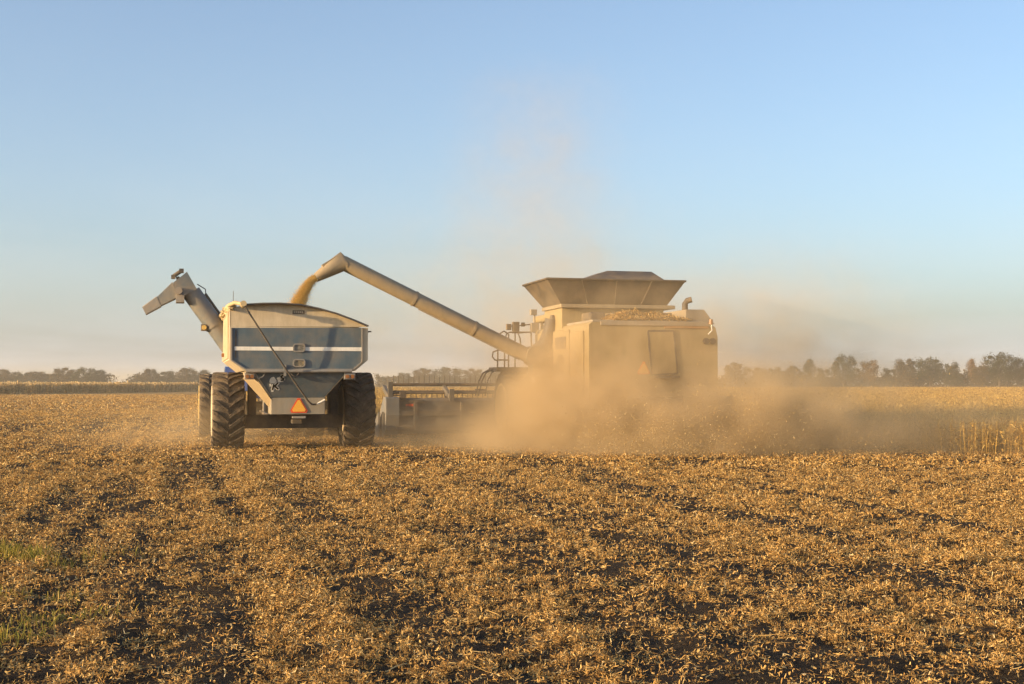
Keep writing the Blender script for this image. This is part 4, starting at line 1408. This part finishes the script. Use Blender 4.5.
    rl.tube([(rx0, YRL - 0.28, rz - 0.13), (-rx0, YRL - 0.28, rz - 0.13)], 0.04, 8)
    rl.tube([(rx0, YRL, rz + 0.10), (-rx0, YRL, rz + 0.10)], 0.045, 8)
    # tines
    for x in np.arange(rx0 + 0.05, -rx0, 0.165):
        for i, (by, bz) in enumerate(bats):
            rl.tube([(x, by, bz + 0.03), (x + 0.005, by + 0.02, bz + (0.30 if i == 0 else -0.26))], [0.012, 0.008], 4, caps=False)
    me = rl.build("reel_bats", M_DARK, hd)
    bpy.data.objects.remove(ro)
    me.name = "reel"
    ag = MB().tube([(x0 + 0.4, YH + 0.85, 0.52), (x1 - 0.4, YH + 0.85, 0.52)], 0.20, 14)
    for i in range(150):
        x = x0 + 0.5 + (x1 - x0 - 1.0) * i / 150
        a = i * 0.9
        ag.bar((x, YH + 0.85 + 0.2 * math.cos(a), 0.52 + 0.2 * math.sin(a)), (x, YH + 0.85 + 0.30 * math.cos(a), 0.52 + 0.30 * math.sin(a)), 0.12, 0.012, (1, 0, 0))
    ag.build("cross_auger", M_DARK, hd)
    return fr
COMB_FR = combine()

# ------------------------------------------------------------------ falling grain
def grain_stream():
    fr = COMB_FR
    ya = -2.6
    path = [(315.5, 277.5), (310.5, 281.5), (306.5, 287), (303, 293), (300, 299), (297.5, 305), (295.5, 312), (294, 318)]
    pts = np.array([tuple(fr.y(px, py, ya)) for px, py in path])
    n = 34000
    t = rng.random(n) * (len(path) - 1)
    i = np.minimum(t.astype(int), len(path) - 2); f = (t - i)[:, None]
    c = pts[i] * (1 - f) + pts[i + 1] * f
    sp = 0.038 + 0.012 * t + np.where(rng.random(n) < 0.08, 0.05, 0.0)
    c[:, 0] += rng.normal(0, 1, n) * sp; c[:, 1] += rng.normal(0, 1, n) * sp; c[:, 2] += rng.normal(0, 0.04, n)
    s = rng.uniform(0.005, 0.009, n)
    T = np.array([[1, 0, 0], [-0.5, 0.87, 0], [-0.5, -0.87, 0], [0, 0, 1.2], [0, 0, -1.2]])
    V = (c[:, None, :] + T[None] * s[:, None, None]).reshape(-1, 3)
    tri = np.array([[0, 1, 3], [1, 2, 3], [2, 0, 3], [1, 0, 4], [2, 1, 4], [0, 2, 4]])
    Fq = (np.arange(n)[:, None, None] * 5 + tri[None]).reshape(-1, 3)
    o = quads_object("falling_grain", V, Fq, M_GRAIN)
    o.matrix_world = fr.M
    tag(o, "golden stream of soybeans pouring from the harvester spout into the cart", "grain", kind="stuff")
grain_stream()

# ------------------------------------------------------------------ chaff thrown by the spreader
def flying_chaff():
    fr = COMB_FR
    n = 30000
    u = rng.random(n)
    x = -2.4 + 8.8 * u + rng.normal(0, 0.7, n)
    y = -8.7 - 1.7 * rng.random(n) ** 1.3 + 0.12 * np.maximum(x, 0)
    z = np.abs(rng.normal(0.0, 1.0, n)) * (0.85 - 0.07 * np.abs(x - 2.5)) + 0.06
    z = np.clip(z, 0.03, 2.2)
    k = rng.random(n) < 0.22
    x[k] = rng.uniform(1.8, 9.5, k.sum()); y[k] = -8.4 + 0.22 * x[k] + rng.normal(0, 0.4, k.sum())
    v, f = ribbons(np.stack([x, y, z], 1), rng.uniform(0, 6.28, n), rng.uniform(-1.3, 1.3, n), rng.normal(0, 0.5, n), rng.uniform(0.008, 0.022, n) + 0.03 * (rng.random(n) < 0.12), rng.uniform(0.007, 0.015, n))
    m = plant_mat("chaff", [(0, (0.40, 0.26, 0.10)), (0.6, (0.60, 0.43, 0.19)), (1, (0.74, 0.58, 0.32))], 0.3)
    o = quads_object("flying_chaff", v, f, m)
    o.matrix_world = fr.M
    tag(o, "golden flecks of chaff flying in the dust behind the harvester", "chaff", kind="stuff")
flying_chaff()

def deck_straw():
    fr = COMB_FR
    n = 9000
    a, b_ = fr.y(606, 322, -5.2).x, fr.y(682, 322, -5.2).x
    x = rng.uniform(a, b_, n); y = -5.9 + 1.7 * rng.random(n)
    prof = 0.26 * np.sin(np.clip((x - a) / (b_ - a), 0, 1) * math.pi) ** 0.6 * np.clip(0.5 + vnoise(x * 2.2, y * 1.5, 81), 0, 1.2) * np.clip((y + 6.0) / 0.7, 0.15, 1)
    z = fr.y(640, 322, -6.0).z + 0.07 + prof * rng.random(n) ** 0.5
    v, f = ribbons(np.stack([x, y, z], 1), rng.uniform(0, 6.28, n), rng.normal(0, 0.35, n), rng.normal(0, 0.6, n), rng.uniform(0.04, 0.11, n), rng.uniform(0.012, 0.026, n))
    o = quads_object("chaff_heap", v, f, bpy.data.materials["straw"])
    o.matrix_world = fr.M
    tag(o, "matted straw and chaff heaped on the harvester's rear engine deck", "chaff heap", kind="stuff")
deck_straw()
# ------------------------------------------------------------------ dust raised by the harvester
def dust_cloud():
    m = bpy.data.materials.new("dust")
    m.use_nodes = True
    nt = m.node_tree
    nt.nodes.clear()
    out = nt.nodes.new("ShaderNodeOutputMaterial")
    pv = nt.nodes.new("ShaderNodeVolumePrincipled")
    pv.inputs["Color"].default_value = (*DUST_COL, 1)
    pv.inputs["Density"].default_value = 1.0
    pv.inputs["Density Attribute"].default_value = "density"
    pv.inputs["Anisotropy"].default_value = 0.0
    nt.links.new(pv.outputs[0], out.inputs["Volume"])

    g = bpy.data.node_groups.new("dust_cloud", 'GeometryNodeTree')
    g.interface.new_socket("Geometry", in_out='INPUT', socket_type='NodeSocketGeometry')
    g.interface.new_socket("Geometry", in_out='OUTPUT', socket_type='NodeSocketGeometry')
    N, Lk = g.nodes, g.links
    go = N.new('NodeGroupOutput')
    def val(s, sock):
        if isinstance(s, (int, float)): sock.default_value = s
        elif isinstance(s, (tuple, Vector)): sock.default_value = s
        else: Lk.new(s, sock)
    def math_(op, a, b=0.0, c=0.0, clamp=False):
        n = N.new('ShaderNodeMath'); n.operation = op; n.use_clamp = clamp
        val(a, n.inputs[0]); val(b, n.inputs[1]); val(c, n.inputs[2])
        return n.outputs[0]
    def vec(op, a, b):
        n = N.new('ShaderNodeVectorMath'); n.operation = op
        val(a, n.inputs[0]); val(b, n.inputs[1])
        return n.outputs["Value"] if op in ('DOT_PRODUCT', 'LENGTH') else n.outputs[0]
    pos = N.new('GeometryNodeInputPosition').outputs[0]
    def noise(p, scale, detail, rough=0.55):
        n = N.new('ShaderNodeTexNoise')
        n.inputs["Scale"].default_value = scale; n.inputs["Detail"].default_value = detail; n.inputs["Roughness"].default_value = rough
        Lk.new(p, n.inputs["Vector"])
        return n
    w1 = noise(pos, 0.42, 2)
    warp = vec('SUBTRACT', w1.outputs["Color"], (0.5, 0.5, 0.5))
    warp = vec('MULTIPLY', warp, (2.6, 2.6, 1.9))
    p = vec('ADD', pos, warp)
    n1 = noise(vec('MULTIPLY', pos, (1, 1, 1.15)), 0.95, 6, 0.68).outputs[0]
    tex = math_('MAXIMUM', math_('MULTIPLY_ADD', n1, 6.0, -2.25), 0.05)      # billows
    tot = None
    for cx, cyy, cz, rx, ry, rz, amp in DUST_BLOBS:
        d = vec('MULTIPLY', vec('SUBTRACT', p, (cx, cyy, cz)), (1 / rx, 1 / ry, 1 / rz))
        e = math_('POWER', math.e, math_('MULTIPLY', vec('DOT_PRODUCT', d, d), -1.0))
        e = math_('MULTIPLY', e, amp)
        tot = e if tot is None else math_('ADD', tot, e)
    den = math_('MULTIPLY', tot, tex)
    den = math_('MAXIMUM', math_('SUBTRACT', den, 0.0015), 0.0)
    vc = N.new('GeometryNodeVolumeCube')
    val(den, vc.inputs["Density"])
    lo, hi = DUST_BOX
    vc.inputs["Min"].default_value = lo; vc.inputs["Max"].default_value = hi
    vc.inputs["Resolution X"].default_value = int((hi[0] - lo[0]) / DUST_VOX)
    vc.inputs["Resolution Y"].default_value = int((hi[1] - lo[1]) / DUST_VOX)
    vc.inputs["Resolution Z"].default_value = int((hi[2] - lo[2]) / DUST_VOX)
    sm = N.new('GeometryNodeSetMaterial')
    sm.inputs["Material"].default_value = m
    Lk.new(vc.outputs[0], sm.inputs[0])
    Lk.new(sm.outputs[0], go.inputs[0])
    me = bpy.data.meshes.new("dust_cloud")
    me.materials.append(m)
    o = bpy.data.objects.new("dust_cloud", me)
    COL.objects.link(o)
    md = o.modifiers.new("dust", 'NODES')
    md.node_group = g
    tag(o, "golden dust cloud billowing around and behind the combine harvester", "dust cloud", kind="stuff")

DUST_COL = (0.76, 0.60, 0.37)
DUST_BOX = ((-13, 28.0, 0.0), (17, 47, 12))
DUST_VOX = 0.15
#               x     y     z    rx   ry   rz   density
DUST_BLOBS = [( 1.7, 34.2, 1.0, 1.8, 2.0, 1.25, 1.80),    # core at the left rear of the harvester
              ( 2.6, 31.4, 0.4, 2.6, 1.3, 0.88, 1.60),    # in front of the rear panel
              ( 5.2, 31.4, 0.6, 2.6, 1.4, 1.05, 1.40),    # right, in the harvester's shade
              ( 9.0, 32.0, 0.5, 5.6, 1.9, 0.95, 0.38),     # thinning out to the right
              (-0.4, 34.8, 0.1, 2.2, 1.8, 0.6, 0.65),     # before the front wheel
              (-2.4, 36.0, 0.4, 3.0, 2.4, 0.8, 0.20),     # low behind the header
              ( 3.4, 30.9, 2.3, 3.0, 1.0, 1.5, 0.15),     # veil over the rear panel
              ( 5.0, 31.6, 3.2, 2.2, 1.2, 1.0, 0.16),     # veil over the rear shoulder
              ( 1.6, 33.0, 2.6, 1.4, 1.6, 1.3, 0.24),     # veil over the left flank
              ( 0.6, 42.5, 3.6, 4.6, 2.6, 2.8, 0.060),    # hanging dust over the machine
              ( 0.9, 43.0, 7.0, 2.2, 2.6, 4.8, 0.085),    # faint plume rising
              (-3.0, 42.5, 3.0, 4.5, 2.6, 2.8, 0.045),
              ( 8.6, 40.0, 2.4, 3.2, 2.6, 2.4, 0.150),
              (-8.6, 37.0, 0.3, 2.5, 6.0, 0.7, 0.10)]     # low along the tractor's wheels
dust_cloud()
